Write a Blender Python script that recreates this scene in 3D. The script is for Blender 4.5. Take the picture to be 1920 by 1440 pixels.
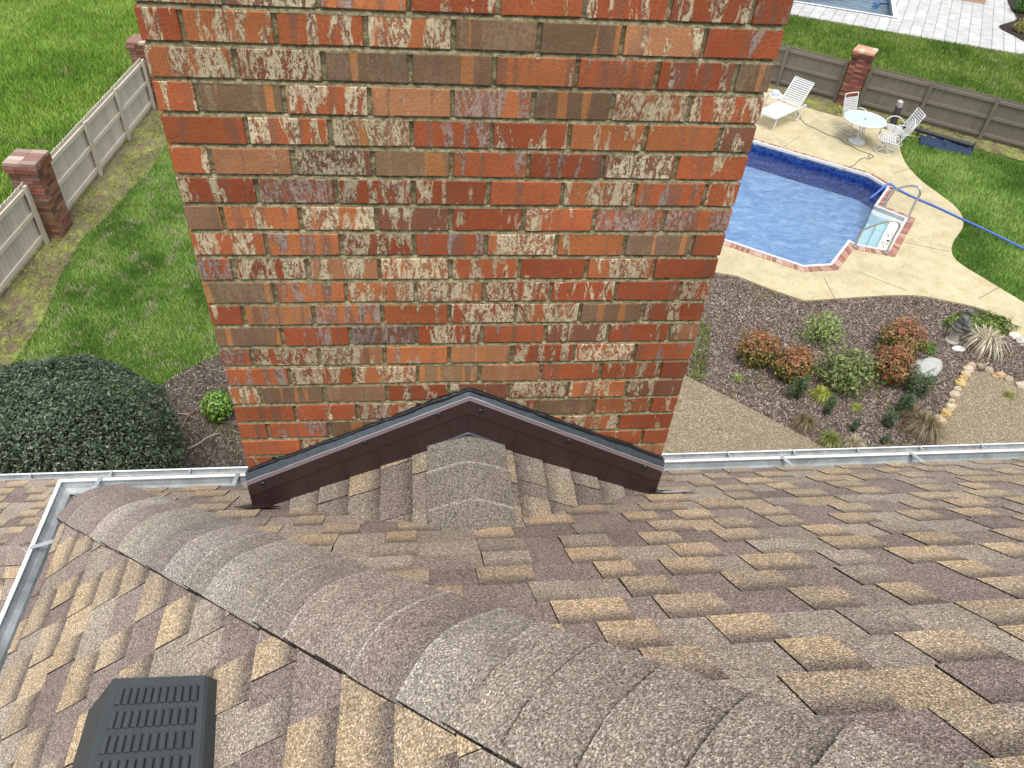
import bpy, bmesh, math, random
import numpy as np
from mathutils import Vector, Matrix, noise as mnoise
random.seed(7); RNG = np.random.default_rng(11)
for o in list(bpy.data.objects): bpy.data.objects.remove(o)
scn = bpy.context.scene
COL = scn.collection

# ------------------------------------------------------------------ camera, world, sun
FPX = 1440.0; YAW, PIT, ROL = -0.159331, 0.737744, 0.088338
CAM = np.array([0.61582, -1.88548, 0.56953])
def basis():
    cy, sy = math.cos(YAW), math.sin(YAW)
    r = np.array([cy, sy, 0]); f0 = np.array([-sy, cy, 0]); u0 = np.array([0, 0, 1.0])
    f = math.cos(PIT)*f0 - math.sin(PIT)*u0; u = math.cos(PIT)*u0 + math.sin(PIT)*f0
    return math.cos(ROL)*r + math.sin(ROL)*u, -math.sin(ROL)*r + math.cos(ROL)*u, f
CA, CB, CC = basis()
cd = bpy.data.cameras.new("camera"); cam = bpy.data.objects.new("camera", cd); COL.objects.link(cam)
cd.sensor_width = 36; cd.lens = FPX/1920*36; cd.clip_start = 0.05; cd.clip_end = 2000
cam.matrix_world = Matrix([[CA[i], CB[i], -CC[i], CAM[i]] for i in range(3)] + [[0, 0, 0, 1]])
scn.camera = cam

SUN_EL, SUN_AZ = math.radians(72), math.radians(185)   # azimuth: direction the light comes from, clockwise from +Y
w = bpy.data.worlds.new("World"); scn.world = w; w.use_nodes = True
nt = w.node_tree; bg = nt.nodes["Background"]
sky = nt.nodes.new("ShaderNodeTexSky"); sky.sky_type = 'NISHITA'; sky.sun_disc = False
sky.sun_elevation = SUN_EL; sky.sun_rotation = SUN_AZ; sky.air_density = 1.0; sky.dust_density = 3.0
hs = nt.nodes.new("ShaderNodeHueSaturation"); hs.inputs['Saturation'].default_value = 0.35
nt.links.new(sky.outputs[0], hs.inputs['Color']); nt.links.new(hs.outputs[0], bg.inputs[0]); bg.inputs[1].default_value = 0.15
sd = bpy.data.lights.new("sun", 'SUN'); sd.energy = 1.3; sd.angle = math.radians(26); sd.color = (1, 0.96, 0.9)
so = bpy.data.objects.new("sun", sd); COL.objects.link(so)
sdir = Vector((math.sin(SUN_AZ)*math.cos(SUN_EL), math.cos(SUN_AZ)*math.cos(SUN_EL), math.sin(SUN_EL)))
so.rotation_euler = sdir.to_track_quat('Z', 'Y').to_euler(); so.location = (0, -5, 12)
scn.view_settings.view_transform = 'Standard'; scn.view_settings.look = 'None'
scn.view_settings.exposure = 0.88; scn.view_settings.gamma = 1
scn.render.engine = 'CYCLES'

# ------------------------------------------------------------------ helpers
GZ = -8.4
def onplane(u, v, n, k):
    d = (u-960)/FPX*CA - (v-720)/FPX*CB + CC; n = np.array(n, float)
    return CAM + d*((k - n@CAM)/(n@d))
def gp(u, v, z=GZ):
    p = onplane(u, v, (0, 0, 1), z); return (float(p[0]), float(p[1]))
def V3(*a): return Vector(a)
def tag(o, label=None, cat=None, group=None, kind=None):
    if label: o['label'] = label
    if cat: o['category'] = cat
    if group: o['group'] = group
    if kind: o['kind'] = kind
    return o
def empty(name, loc=(0, 0, 0), rz=0):
    o = bpy.data.objects.new(name, None); o.location = loc; o.rotation_euler = (0, 0, rz); o.empty_display_size = .1
    COL.objects.link(o); return o
def copy_tree(o, parent=None):
    c = o.copy(); COL.objects.link(c); c.parent = parent
    for ch in [x for x in bpy.data.objects if x.parent == o]: copy_tree(ch, c)
    return c
class MB:
    def __init__(s): s.v = []; s.f = []; s.c = []; s.m = []; s.col = (1, 1, 1); s.mi = 0; s.uv = []
    def face(s, pts, col=None, mi=None, cols=None, uv=None):
        i = len(s.v); s.v += [tuple(p) for p in pts]; s.f.append(tuple(range(i, i+len(pts))))
        s.c.append(cols if cols else [col or s.col]*len(pts)); s.m.append(s.mi if mi is None else mi)
        s.uv.append(uv if uv else [(0, 0)]*len(pts))
    def box(s, c, d, R=None, col=None, mi=None):
        c = Vector(c); R = R or Matrix.Identity(3)
        P = [c + R @ Vector((sx*d[0]/2, sy*d[1]/2, sz*d[2]/2)) for sx in (-1, 1) for sy in (-1, 1) for sz in (-1, 1)]
        for q in ((0, 1, 3, 2), (4, 6, 7, 5), (0, 4, 5, 1), (2, 3, 7, 6), (0, 2, 6, 4), (1, 5, 7, 3)):
            s.face([P[j] for j in q], col, mi)
    def bar(s, a, b, wd, th, up=(0, 0, 1), col=None, mi=None):
        a, b = Vector(a), Vector(b); x = (b-a); L = x.length; x.normalize(); up = Vector(up)
        y = up.cross(x)
        if y.length < 1e-4: y = Vector((0, 1, 0)).cross(x)
        y.normalize(); z = x.cross(y)
        s.box((a+b)/2, (L, wd, th), Matrix((x, y, z)).transposed(), col, mi)
    def tube(s, pts, r, n=8, col=None, closed=False, mi=None):
        pts = [Vector(p) for p in pts]; N = len(pts); rs = r if hasattr(r, '__len__') else [r]*N
        rings = []; up = None
        for i, p in enumerate(pts):
            a = pts[i-1] if (i > 0 or closed) else p; b = pts[(i+1) % N] if (i < N-1 or closed) else p
            t = (b-a).normalized()
            if up is None: up = t.orthogonal().normalized()
            x = (up - t*up.dot(t)); x = x.normalized() if x.length > 1e-5 else t.orthogonal().normalized(); up = x
            y = t.cross(x)
            rings.append([p + (x*math.cos(k*2*math.pi/n) + y*math.sin(k*2*math.pi/n))*rs[i] for k in range(n)])
        for i in range(N if closed else N-1):
            A, B = rings[i], rings[(i+1) % N]
            for k in range(n): s.face([A[k], A[(k+1) % n], B[(k+1) % n], B[k]], col, mi)
        if not closed: s.face(rings[0][::-1], col, mi); s.face(rings[-1], col, mi)
    def lathe(s, prof, c=(0, 0, 0), n=20, col=None, mi=None, wob=None):
        c = Vector(c); R = [[c + Vector((r*math.cos(2*math.pi*k/n)*(wob(k) if wob else 1), r*math.sin(2*math.pi*k/n)*(wob(k) if wob else 1), z)) for k in range(n)] for r, z in prof]
        for i in range(len(R)-1):
            for k in range(n): s.face([R[i][k], R[i][(k+1) % n], R[i+1][(k+1) % n], R[i+1][k]], col, mi)
        s.face(R[0][::-1], col, mi); s.face(R[-1], col, mi)
    def prism(s, poly, z0, z1, col=None, mi=None, bottom=False):
        n = len(poly)
        for i in range(n):
            a, b = poly[i], poly[(i+1) % n]
            s.face([(a[0], a[1], z0), (b[0], b[1], z0), (b[0], b[1], z1), (a[0], a[1], z1)], col, mi)
        s.face([(p[0], p[1], z1) for p in poly], col, mi)
        if bottom: s.face([(p[0], p[1], z0) for p in poly[::-1]], col, mi)
    def build(s, name, mats, parent=None, smooth=False, loc=None, weld=False):
        me = bpy.data.meshes.new(name); me.from_pydata(s.v, [], s.f)
        ca = me.color_attributes.new("Col", 'FLOAT_COLOR', 'CORNER')
        flat = [x for f in s.c for c in f for x in (c[0], c[1], c[2], 1.0)]
        ca.data.foreach_set('color', flat)
        uvl = me.uv_layers.new(name="UVMap"); uvl.data.foreach_set('uv', [x for f in s.uv for c in f for x in c])
        for m in (mats if isinstance(mats, (list, tuple)) else [mats]): me.materials.append(m)
        me.polygons.foreach_set('material_index', s.m)
        if weld or smooth:
            bm = bmesh.new(); bm.from_mesh(me); bmesh.ops.remove_doubles(bm, verts=bm.verts, dist=1e-5); bm.to_mesh(me); bm.free()
        if smooth: me.polygons.foreach_set('use_smooth', [True]*len(me.polygons))
        me.update(); o = bpy.data.objects.new(name, me); COL.objects.link(o); o.parent = parent
        if loc is not None: o.location = loc
        return o
def np_mesh(name, V, nper, cols, mat, parent=None, loc=None, smooth=False):
    """V: (n, nper, 3) polygons, cols: (n,3)"""
    n = V.shape[0]; me = bpy.data.meshes.new(name)
    me.vertices.add(n*nper); me.vertices.foreach_set('co', V.reshape(-1).astype(np.float32))
    me.loops.add(n*nper); me.loops.foreach_set('vertex_index', np.arange(n*nper, dtype=np.int32))
    me.polygons.add(n); me.polygons.foreach_set('loop_start', np.arange(0, n*nper, nper, dtype=np.int32))
    me.update(calc_edges=True); me.validate()
    ca = me.color_attributes.new("Col", 'FLOAT_COLOR', 'CORNER')
    c = np.concatenate([np.repeat(cols, nper, axis=0), np.ones((n*nper, 1))], 1).astype(np.float32)
    ca.data.foreach_set('color', c.reshape(-1)); me.materials.append(mat)
    o = bpy.data.objects.new(name, me); COL.objects.link(o); o.parent = parent
    if loc is not None: o.location = loc
    return o
def inpoly(P, poly):
    x, y = P[:, 0], P[:, 1]; r = np.zeros(len(P), bool); n = len(poly)
    for i in range(n):
        x1, y1 = poly[i]; x2, y2 = poly[(i+1) % n]
        c = ((y1 > y) != (y2 > y)) & (x < (x2-x1)*(y-y1)/((y2-y1) if y2 != y1 else 1e-9) + x1); r ^= c
    return r
def inview(P, z=GZ, m=230):
    d = np.c_[P, np.full(len(P), z)] - CAM; wv = d@CC; u = 960+FPX*(d@CA)/wv; v = 720-FPX*(d@CB)/wv
    return (u > -m) & (u < 1920+m) & (v > -m) & (v < 1000) & ~((u > 640) & (u < 1060))
def pts_in(poly, dens, avoid=(), vis=True, jit_=0):
    a = np.array(poly); lo, hi = a.min(0), a.max(0); n = int((hi-lo).prod()*dens)
    P = lo + RNG.random((n, 2))*(hi-lo); k = inpoly(P, poly)
    for q in avoid: k &= ~inpoly(P, q)
    if vis: k &= inview(P)
    P = P[k]; return P + RNG.normal(0, 1, P.shape)*jit_*(RNG.random((len(P), 1))**2)*2
def smooth_closed(pts, n=6):
    out = []; N = len(pts); P = [np.array(p) for p in pts]
    for i in range(N):
        a, b, c, d = P[i-1], P[i], P[(i+1) % N], P[(i+2) % N]
        for k in range(n):
            t = k/n; out.append(tuple(.5*((2*b)+(-a+c)*t+(2*a-5*b+4*c-d)*t*t+(-a+3*b-3*c+d)*t**3)))
    return out
def smooth_open(pts, n=6):
    P = [np.array(p, float) for p in pts]; P = [2*P[0]-P[1]] + P + [2*P[-1]-P[-2]]; out = []
    for i in range(1, len(P)-2):
        a, b, c, d = P[i-1], P[i], P[i+1], P[i+2]
        for k in range(n):
            t = k/n; out.append(tuple(.5*((2*b)+(-a+c)*t+(2*a-5*b+4*c-d)*t*t+(-a+3*b-3*c+d)*t**3)))
    out.append(tuple(P[-2])); return out

# ------------------------------------------------------------------ materials
class NT:
    def __init__(s, name):
        s.m = bpy.data.materials.new(name); s.m.use_nodes = True; s.t = s.m.node_tree; s.b = s.t.nodes["Principled BSDF"]
        s.out = s.t.nodes["Material Output"]
    def n(s, typ, ins=None, **kw):
        d = s.t.nodes.new("ShaderNode"+typ)
        for k, v in kw.items(): setattr(d, k, v)
        for k, v in (ins or {}).items(): s.set(d, k, v)
        return d
    def set(s, d, k, v):
        i = d.inputs[k]
        if isinstance(v, bpy.types.NodeSocket): s.t.links.new(v, i)
        elif isinstance(v, bpy.types.Node): s.t.links.new(v.outputs[0], i)
        else:
            if hasattr(i.default_value, '__len__') and len(i.default_value) == 4 and len(v) == 3: v = (*v, 1)
            i.default_value = v
    def noise(s, vec, scale, detail=2, rough=.5, dist=0):
        return s.n("TexNoise", {'Vector': vec, 'Scale': scale, 'Detail': detail, 'Roughness': rough, 'Distortion': dist}).outputs['Fac']
    def ramp(s, fac, stops, interp='LINEAR'):
        r = s.n("ValToRGB", {'Fac': fac}); r.color_ramp.interpolation = interp
        e = r.color_ramp.elements
        while len(e) < len(stops): e.new(.5)
        for x, (p, c) in zip(e, stops): x.position = p; x.color = (*c, 1) if hasattr(c, '__len__') else (c, c, c, 1)
        return r.outputs['Color']
    def mix(s, f, a, b, mode='MIX'):
        x = s.n("Mix", data_type='RGBA', blend_type=mode); s.set(x, 0, f); s.set(x, 6, a); s.set(x, 7, b); return x.outputs[2]
    def math(s, op, a, b=None, c=None, clamp=False):
        x = s.n("Math", operation=op, use_clamp=clamp); s.set(x, 0, a)
        if b is not None: s.set(x, 1, b)
        if c is not None: s.set(x, 2, c)
        return x.outputs[0]
    def mapr(s, v, a, b, c=0, d=1):
        return s.n("MapRange", {'Value': v, 'From Min': a, 'From Max': b, 'To Min': c, 'To Max': d}).outputs[0]
    def bump(s, h, dist=.01, st=1):
        return s.n("Bump", {'Height': h, 'Distance': dist, 'Strength': st}).outputs[0]
    def pos(s): return s.n("TexCoord").outputs['Object']
    def scale(s, vec, sc, rot=(0, 0, 0), loc=(0, 0, 0)):
        return s.n("Mapping", {'Vector': vec, 'Scale': sc, 'Rotation': rot, 'Location': loc}).outputs[0]
    def attr(s, nm="Col"): return s.n("Attribute", attribute_name=nm).outputs['Color']
    def fin(s, col=None, rough=.8, spec=.3, bump=None, metal=0):
        if col is not None: s.set(s.b, 'Base Color', col)
        s.set(s.b, 'Roughness', rough); s.set(s.b, 'Specular IOR Level', spec); s.set(s.b, 'Metallic', metal)
        if bump is not None: s.set(s.b, 'Normal', bump)
        return s.m
def plain(name, col, rough=.6, spec=.4, metal=0, var=.15, scale=20, bumpd=.0):
    t = NT(name); p = t.pos(); f = t.noise(p, scale, 3)
    c = t.mix(f, tuple(x*(1-var) for x in col), tuple(min(1, x*(1+var)) for x in col))
    return t.fin(c, rough, spec, t.bump(f, bumpd) if bumpd else None, metal)
def attr_mat(name, rough=.6, spec=.3, var=.2, scale=30, transl=0):
    t = NT(name); p = t.pos(); f = t.noise(p, scale, 2)
    c = t.mix(1.0, t.attr(), t.mix(f, (1-var,)*3, (1+var,)*3), 'MULTIPLY')
    m = t.fin(c, rough, spec)
    if transl:
        tr = t.n("BsdfTranslucent", {'Color': c}); mx = t.n("MixShader", {0: transl, 1: t.b, 2: tr}); t.t.links.new(mx.outputs[0], t.out.inputs[0])
    return m
def m_shingle():
    t = NT("shingle_granules"); p = t.pos(); a = t.attr()
    n1 = t.noise(p, 190, 3, .7); n2 = t.noise(p, 420, 2, .6); n3 = t.noise(p, 3.0, 4); n4 = t.noise(p, 90, 2)
    vo = t.n("TexVoronoi", {'Vector': p, 'Scale': 330.0}, feature='F1'); vc = vo.outputs['Color']
    vg = t.n("SeparateColor", {0: vc}).outputs[0]
    k = t.ramp(vg, [(0, .42), (.35, .72), (.65, 1.1), (.88, 1.65), (1, 2.3)])
    k2 = t.mix(1.0, k, t.mapr(n1, .3, .7, .66, 1.34), 'MULTIPLY')
    c = t.mix(1.0, a, k2, 'MULTIPLY')
    tan = t.ramp(t.n("SeparateColor", {0: vc}).outputs[1], [(.72, 0.), (.86, 1.)])
    c = t.mix(t.math('MULTIPLY', tan, .38), c, (.34, .25, .155))
    grey = t.ramp(t.n("SeparateColor", {0: vc}).outputs[2], [(.8, 0.), (.9, 1.)])
    c = t.mix(t.math('MULTIPLY', grey, .45), c, (.27, .265, .25))
    c = t.mix(1.0, c, t.mapr(n3, .3, .7, .86, 1.12), 'MULTIPLY')
    h = t.math('ADD', vo.outputs['Distance'], t.math('MULTIPLY', n1, .6))
    return t.fin(c, .95, .15, t.bump(h, .0022, .8))
def m_brick(mortar=False):
    t = NT("mortar" if mortar else "chimney_brick"); p = t.pos()
    if mortar:
        n = t.noise(p, 70, 5, .65); n2 = t.noise(p, 9, 3)
        c = t.ramp(n, [(.32, (.07, .060, .032)), (.48, (.21, .178, .10)), (.68, (.41, .355, .225))])
        c = t.mix(t.mapr(n2, .35, .7), c, t.mix(.45, c, (.13, .135, .07)))
        return t.fin(c, .95, .1, t.bump(n, .006))
    uv = t.n("UVMap", uv_map="UVMap").outputs[0]       # metres inside the brick plus a random offset per brick
    at = t.n("SeparateColor", {0: t.attr()}); r, g, b = at.outputs
    wv = t.n("TexNoise", {'Vector': t.scale(uv, (1, .5, 1)), 'Scale': 45.0, 'Detail': 5.0, 'Roughness': .65}).outputs['Color']
    wx = t.n("VectorMath", {0: wv, 1: (.5, .5, .5)}, operation='SUBTRACT'); wx = t.n("VectorMath", {0: wx, 1: (.022, .0, 0)}, operation='MULTIPLY')
    u2 = t.n("VectorMath", {0: uv, 1: wx}, operation='ADD')
    one = lambda lx, ky=.06: t.scale(u2, (1, ky, 1), loc=(lx, 3, 1))
    ba, bb, bc = t.noise(one(0, .16), 27, 2), t.noise(one(7), 30, 1), t.noise(t.scale(uv, (1, .05, 1), loc=(17, 3, 1)), 24, 1)
    fine = t.noise(t.scale(uv, (1, .55, 1)), 150, 7, .78, .6); fine2 = t.noise(t.scale(uv, (1, .36, 1), loc=(5, 5, 5)), 34, 7, .72, 1.6)
    base = t.ramp(r, [(0, (.30, .072, .028)), (.2, (.37, .100, .038)), (.38, (.41, .135, .050)), (.52, (.21, .080, .046)), (.62, (.37, .165, .080)), (.72, (.21, .118, .066)), (.86, (.185, .112, .064)), (.95, (.25, .145, .078))], 'CONSTANT')
    c = t.mix(t.math('MULTIPLY', t.ramp(bb, [(.54, 0.), (.62, 1.)]), t.mapr(b, .1, .6, .1, .6)), base, (.17, .095, .070))
    o_ = t.math('MULTIPLY', t.ramp(bc, [(.60, 0.), (.615, 1.)]), t.mapr(r, .60, .66))
    c = t.mix(t.math('MULTIPLY', o_, .85), c, (.44, .175, .060))
    br = t.math('ADD', ba, t.math('MULTIPLY', t.math('SUBTRACT', g, .5), .26)); ok = t.mapr(r, .72, .71, .15, 1)
    reg = t.math('MULTIPLY', t.ramp(br, [(.541, 0.), (.566, 1.)]), ok)
    edge = t.math('MULTIPLY', t.ramp(br, [(.522, 0.), (.533, 1.), (.541, 1.), (.554, 0.)]), ok)
    f = t.math('ADD', t.math('MULTIPLY', fine, .5), t.math('MULTIPLY', fine2, .5))
    grey = t.mapr(b, .66, .74)
    wcol = t.mix(grey, (.60, .53, .37), (.30, .25, .23)); wcol = t.mix(t.mapr(fine2, .3, .5), t.mix(grey, (.42, .36, .27), (.17, .14, .13)), wcol)
    dark = t.math('MULTIPLY', reg, t.ramp(f, [(.44, 1.), (.475, 0.)])); c = t.mix(t.math('MULTIPLY', dark, .42), c, (.12, .070, .052))
    mot = t.ramp(fine2, [(.36, 0.), (.42, 1.)])
    wi = t.math('MULTIPLY', t.math('MULTIPLY', reg, t.ramp(f, [(.468, 0.), (.50, 1.)])), mot)
    spr = t.math('MULTIPLY', t.ramp(f, [(.585, 0.), (.615, 1.)]), t.mapr(g, .1, .6, .1, .9))
    wi = t.math('MAXIMUM', wi, t.math('MULTIPLY', spr, ok)); wi = t.math('MAXIMUM', wi, t.math('MULTIPLY', edge, t.ramp(fine2, [(.45, 0.), (.5, .85)])))
    c = t.mix(t.math('MULTIPLY', wi, t.mapr(fine, .3, .7, .65, .95)), c, wcol)
    sc = t.noise(t.scale(uv, (1, .3, 1), loc=(1, 1, 1)), 330, 2, .5, 2.5)
    c = t.mix(t.ramp(sc, [(.66, 0.), (.70, .5)]), c, (.42, .33, .22))
    pit = t.noise(uv, 240, 1); c = t.mix(t.ramp(pit, [(.255, .8), (.285, 0.)]), c, (.03, .018, .014))
    c = t.mix(1.0, c, t.mapr(t.noise(p, 130, 5, .75), .3, .7, .80, 1.2), 'MULTIPLY')
    c = t.mix(1.0, c, t.mapr(t.noise(p, 3.2, 4), .3, .7, .82, 1.20), 'MULTIPLY')
    c = t.mix(1.0, c, t.mapr(t.math('FRACT', t.math('MULTIPLY', g, 7.3)), 0, 1, .78, 1.15), 'MULTIPLY')
    c = t.mix(.05, c, (.155, .115, .085)); c = t.mix(1.0, c, (1.04, 1.06, 1.02), 'MULTIPLY')
    h = t.math('ADD', t.math('MULTIPLY', wi, .35), t.noise(p, 170, 6, .75))
    return t.fin(c, .9, .2, t.bump(h, .0035))
def m_lawn():
    t = NT("lawn_grass"); p = t.pos()
    big = t.noise(p, .5, 4, .6); mid = t.noise(p, 3.5, 4, .6, .4); fi = t.noise(t.scale(p, (1, .6, 1)), 45, 4, .7)
    c = t.ramp(t.math('ADD', t.math('MULTIPLY', mid, .55), t.math('MULTIPLY', fi, .45)), [(.3, (.026, .055, .010)), (.5, (.055, .108, .018)), (.66, (.095, .16, .028)), (.8, (.16, .20, .06))])
    c = t.mix(t.mapr(big, .4, .65, 0, .35), c, (.05, .10, .015))
    return t.fin(c, .9, .1, t.bump(fi, .03))
def m_moss():
    t = NT("mossy_soil"); p = t.pos(); q = t.scale(p, (1.0, .7, 1), rot=(0, 0, .5))
    a = t.noise(q, 2.2, 6, .68, .6); b = t.noise(q, 11, 5, .75, .4); d = t.noise(p, 80, 3, .7)
    v = t.math('ADD', t.math('MULTIPLY', a, .5), t.math('MULTIPLY', b, .5))
    c = t.ramp(v, [(.40, (.10, .08, .055)), (.47, (.17, .14, .09)), (.515, (.17, .165, .07)), (.585, (.25, .28, .07)), (.7, (.36, .39, .10))])
    c = t.mix(1.0, c, t.mapr(d, .3, .7, .6, 1.4), 'MULTIPLY')
    return t.fin(c, .95, .1, t.bump(b, .04))
def m_mulch(nm="bark_mulch", dark=1):
    t = NT(nm); p = t.pos(); a = t.noise(p, 4, 4); b = t.noise(p, 60, 4, .7); 
    vo = t.n("TexVoronoi", {'Vector': t.scale(p, (1, .5, 1)), 'Scale': 38.0}); g = t.n("SeparateColor", {0: vo.outputs['Color']}).outputs[0]
    c = t.ramp(g, [(0, (.075*dark, .054*dark, .044*dark)), (.5, (.14*dark, .108*dark, .088*dark)), (.9, (.22*dark, .18*dark, .155*dark))])
    c = t.mix(1.0, c, t.mapr(b, .3, .7, .6, 1.3), 'MULTIPLY'); c = t.mix(t.mapr(a, .5, .7, 0, .4), c, (.10, .075, .055))
    return t.fin(c, .95, .1, t.bump(b, .03))
def m_deck():
    t = NT("pool_deck_concrete"); p = t.pos(); a = t.noise(p, .55, 5, .6, .5); b = t.noise(p, 22, 5, .7); d = t.noise(p, 3.2, 5, .68)
    c = t.ramp(d, [(.3, (.385, .325, .19)), (.5, (.46, .395, .245)), (.72, (.53, .465, .31))])
    c = t.mix(t.mapr(a, .5, .68, 0, .45), c, (.32, .28, .18))
    c = t.mix(1.0, c, t.mapr(b, .3, .7, .84, 1.14), 'MULTIPLY')
    return t.fin(c, .9, .2, t.bump(b, .004))
def m_agg():
    t = NT("exposed_aggregate"); p = t.pos(); vo = t.n("TexVoronoi", {'Vector': p, 'Scale': 62.0}); g = t.n("SeparateColor", {0: vo.outputs['Color']}).outputs[0]
    c = t.ramp(g, [(0, (.12, .088, .05)), (.4, (.19, .145, .088)), (.75, (.25, .20, .125)), (.93, (.42, .36, .26))])
    a = t.noise(p, 1.2, 4); c = t.mix(t.mapr(a, .35, .7, 0, .45), c, (.23, .19, .13))
    return t.fin(c, .85, .3, t.bump(vo.outputs['Distance'], .008))
def m_galv():
    t = NT("galvanised_metal"); p = t.pos(); a = t.noise(p, 9, 5, .65, .6); b = t.noise(t.scale(p, (1, 1, 1)), 70, 3)
    c = t.ramp(a, [(.3, (.24, .265, .27)), (.55, (.37, .40, .405)), (.75, (.50, .53, .54))])
    c = t.mix(t.math('MULTIPLY', t.ramp(b, [(.62, 0.), (.7, 1.)]), .35), c, (.75, .78, .78))
    return t.fin(c, t.mapr(a, .3, .7, .5, .7), .5, None, .35)
def m_water():
    t = NT("pool_water"); p = t.pos(); n = t.noise(t.scale(p, (1, 1.6, 1), rot=(0, 0, .4)), 2.6, 4, .55, .5); n2 = t.noise(p, 12, 3)
    bp = t.bump(t.math('ADD', n, t.math('MULTIPLY', n2, .10)), .045)
    tr = t.n("BsdfTransparent", {'Color': (.80, .90, .98)}); gl = t.n("BsdfGlossy", {'Color': (1, 1, 1), 'Roughness': .03, 'Normal': bp})
    fr = t.n("Fresnel", {'IOR': 1.33, 'Normal': bp}); f = t.math('MULTIPLY', fr.outputs[0], 1.3, clamp=True)
    mx = t.n("MixShader", {0: f, 1: tr, 2: gl}); t.t.links.new(mx.outputs[0], t.out.inputs[0]); return t.m
def m_liner(kind):
    t = NT("pool_liner_"+kind); p = t.pos()
    if kind == 'floor':
        a = t.noise(t.scale(p, (1, 2.0, 1), rot=(0, 0, .35)), 2.2, 5, .6, 1.0); b = t.noise(t.scale(p, (1, 1.7, 1), rot=(0, 0, .35)), 7, 4, .6, .8)
        c = t.ramp(t.math('ADD', t.math('MULTIPLY', a, .6), t.math('MULTIPLY', b, .4)), [(.34, (.12, .20, .33)), (.48, (.19, .285, .42)), (.58, (.29, .375, .49)), (.70, (.46, .53, .59))])
        g = t.noise(p, .9, 3); c = t.mix(t.mapr(g, .56, .7, 0, .25), c, (.30, .36, .38))
    else:
        vo = t.n("TexVoronoi", {'Vector': p, 'Scale': 6.0}, feature='DISTANCE_TO_EDGE')
        c = t.ramp(vo.outputs['Distance'], [(0, (.02, .085, .33)), (.12, (.008, .03, .17)), (.5, (.006, .02, .12))])
    return t.fin(c, .5, .3)
def m_paver():
    t = NT("white_pavers"); p = t.pos(); q = t.scale(p, (1, 1, 1), rot=(0, 0, math.radians(122)))
    br = t.n("TexBrick", {'Vector': q, 'Color1': (.40, .40, .39), 'Color2': (.47, .47, .455), 'Mortar': (.22, .22, .22), 'Scale': 1.0, 'Mortar Size': .016, 'Brick Width': 1.2, 'Row Height': .42}, offset=.5)
    n = t.noise(q, 2.5, 4); c = t.mix(1.0, br.outputs[0], t.mapr(n, .3, .7, .85, 1.1), 'MULTIPLY')
    return t.fin(c, .8, .3)
def m_fence(nm, col):
    t = NT(nm); p = t.pos(); f = t.noise(t.scale(p, (1, 1, .08)), 18, 4, .6); g = t.noise(p, 2.2, 3)
    c = t.mix(1.0, t.attr(), t.mix(f, tuple(x*.8 for x in col), tuple(x*1.18 for x in col)), 'MULTIPLY')
    c = t.mix(t.mapr(g, .55, .75, 0, .35), c, tuple(x*.75 for x in (col[0], col[1]*1.05, col[2]*.9)))
    return t.fin(c, .85, .25, t.bump(f, .004))
def m_smallbrick():
    t = NT("pier_brick"); p = t.pos(); 
    c = t.mix(1.0, t.attr(), t.mapr(t.noise(p, 60, 4, .7), .3, .7, .65, 1.35), 'MULTIPLY')
    return t.fin(c, .9, .2)
M_SH = m_shingle(); M_BR = m_brick(); M_MO = m_brick(True); M_GALV = m_galv(); M_GLIP = plain('gutter_lip_metal', (.66, .68, .68), .45, .5, 0, .12, 12)
M_LEAF = attr_mat("leaves", .45, .4, .25, 25, .12); M_GLOSSLEAF = attr_mat("glossy_leaves", .42, .45, .25, 25, .04)
M_GRASS = attr_mat("grass_blades", .7, .15, .2, 2, .25); M_CHIP = attr_mat("bark_chips", .9, .1, .2, 60)
M_ATTR = attr_mat("painted", .6, .3, .12, 30); M_STONE = attr_mat("stone", .85, .2, .35, 18)
M_WHITE = plain("white_powder_coat", (.58, .595, .59), .35, .5, 0, .04, 12)
M_STRAP = plain("vinyl_strap", (.54, .555, .55), .45, .4, 0, .05, 25)
M_STEEL = plain("stainless_tube", (.55, .55, .53), .25, .5, 1.0, .1, 15)
M_BROWNMETAL = plain("brown_flashing_metal", (.044, .024, .023), .42, .45, 0, .15, 6)
M_LIP = plain("flashing_lip_metal", (.42, .36, .385), .4, .5, 0, .1, 10)
M_LAP = plain("lap_shadow_metal", (.016, .009, .009), .5, .3)
M_TAR = plain("black_sealant", (.008, .010, .012), .25, .6, 0, .4, 60, .003)
M_SEAL = plain("blue_grey_sealant", (.045, .06, .07), .3, .6, 0, .35, 40, .003)
M_LAWN = m_lawn(); M_MOSS = m_moss(); M_MULCH = m_mulch(); M_DARKMULCH = m_mulch("dark_mulch", .3); M_DECK = m_deck(); M_AGG = m_agg()
M_WATER = m_water(); M_LF = m_liner('floor'); M_LW = m_liner('wall'); M_PAVER = m_paver(); M_PIER = m_smallbrick()
M_FENL = m_fence("fence_boards_pale", (.52, .465, .385)); M_FENR = m_fence("fence_boards_dark", (.175, .152, .122))  # left fence boards pale, right fence boards darker

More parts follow.
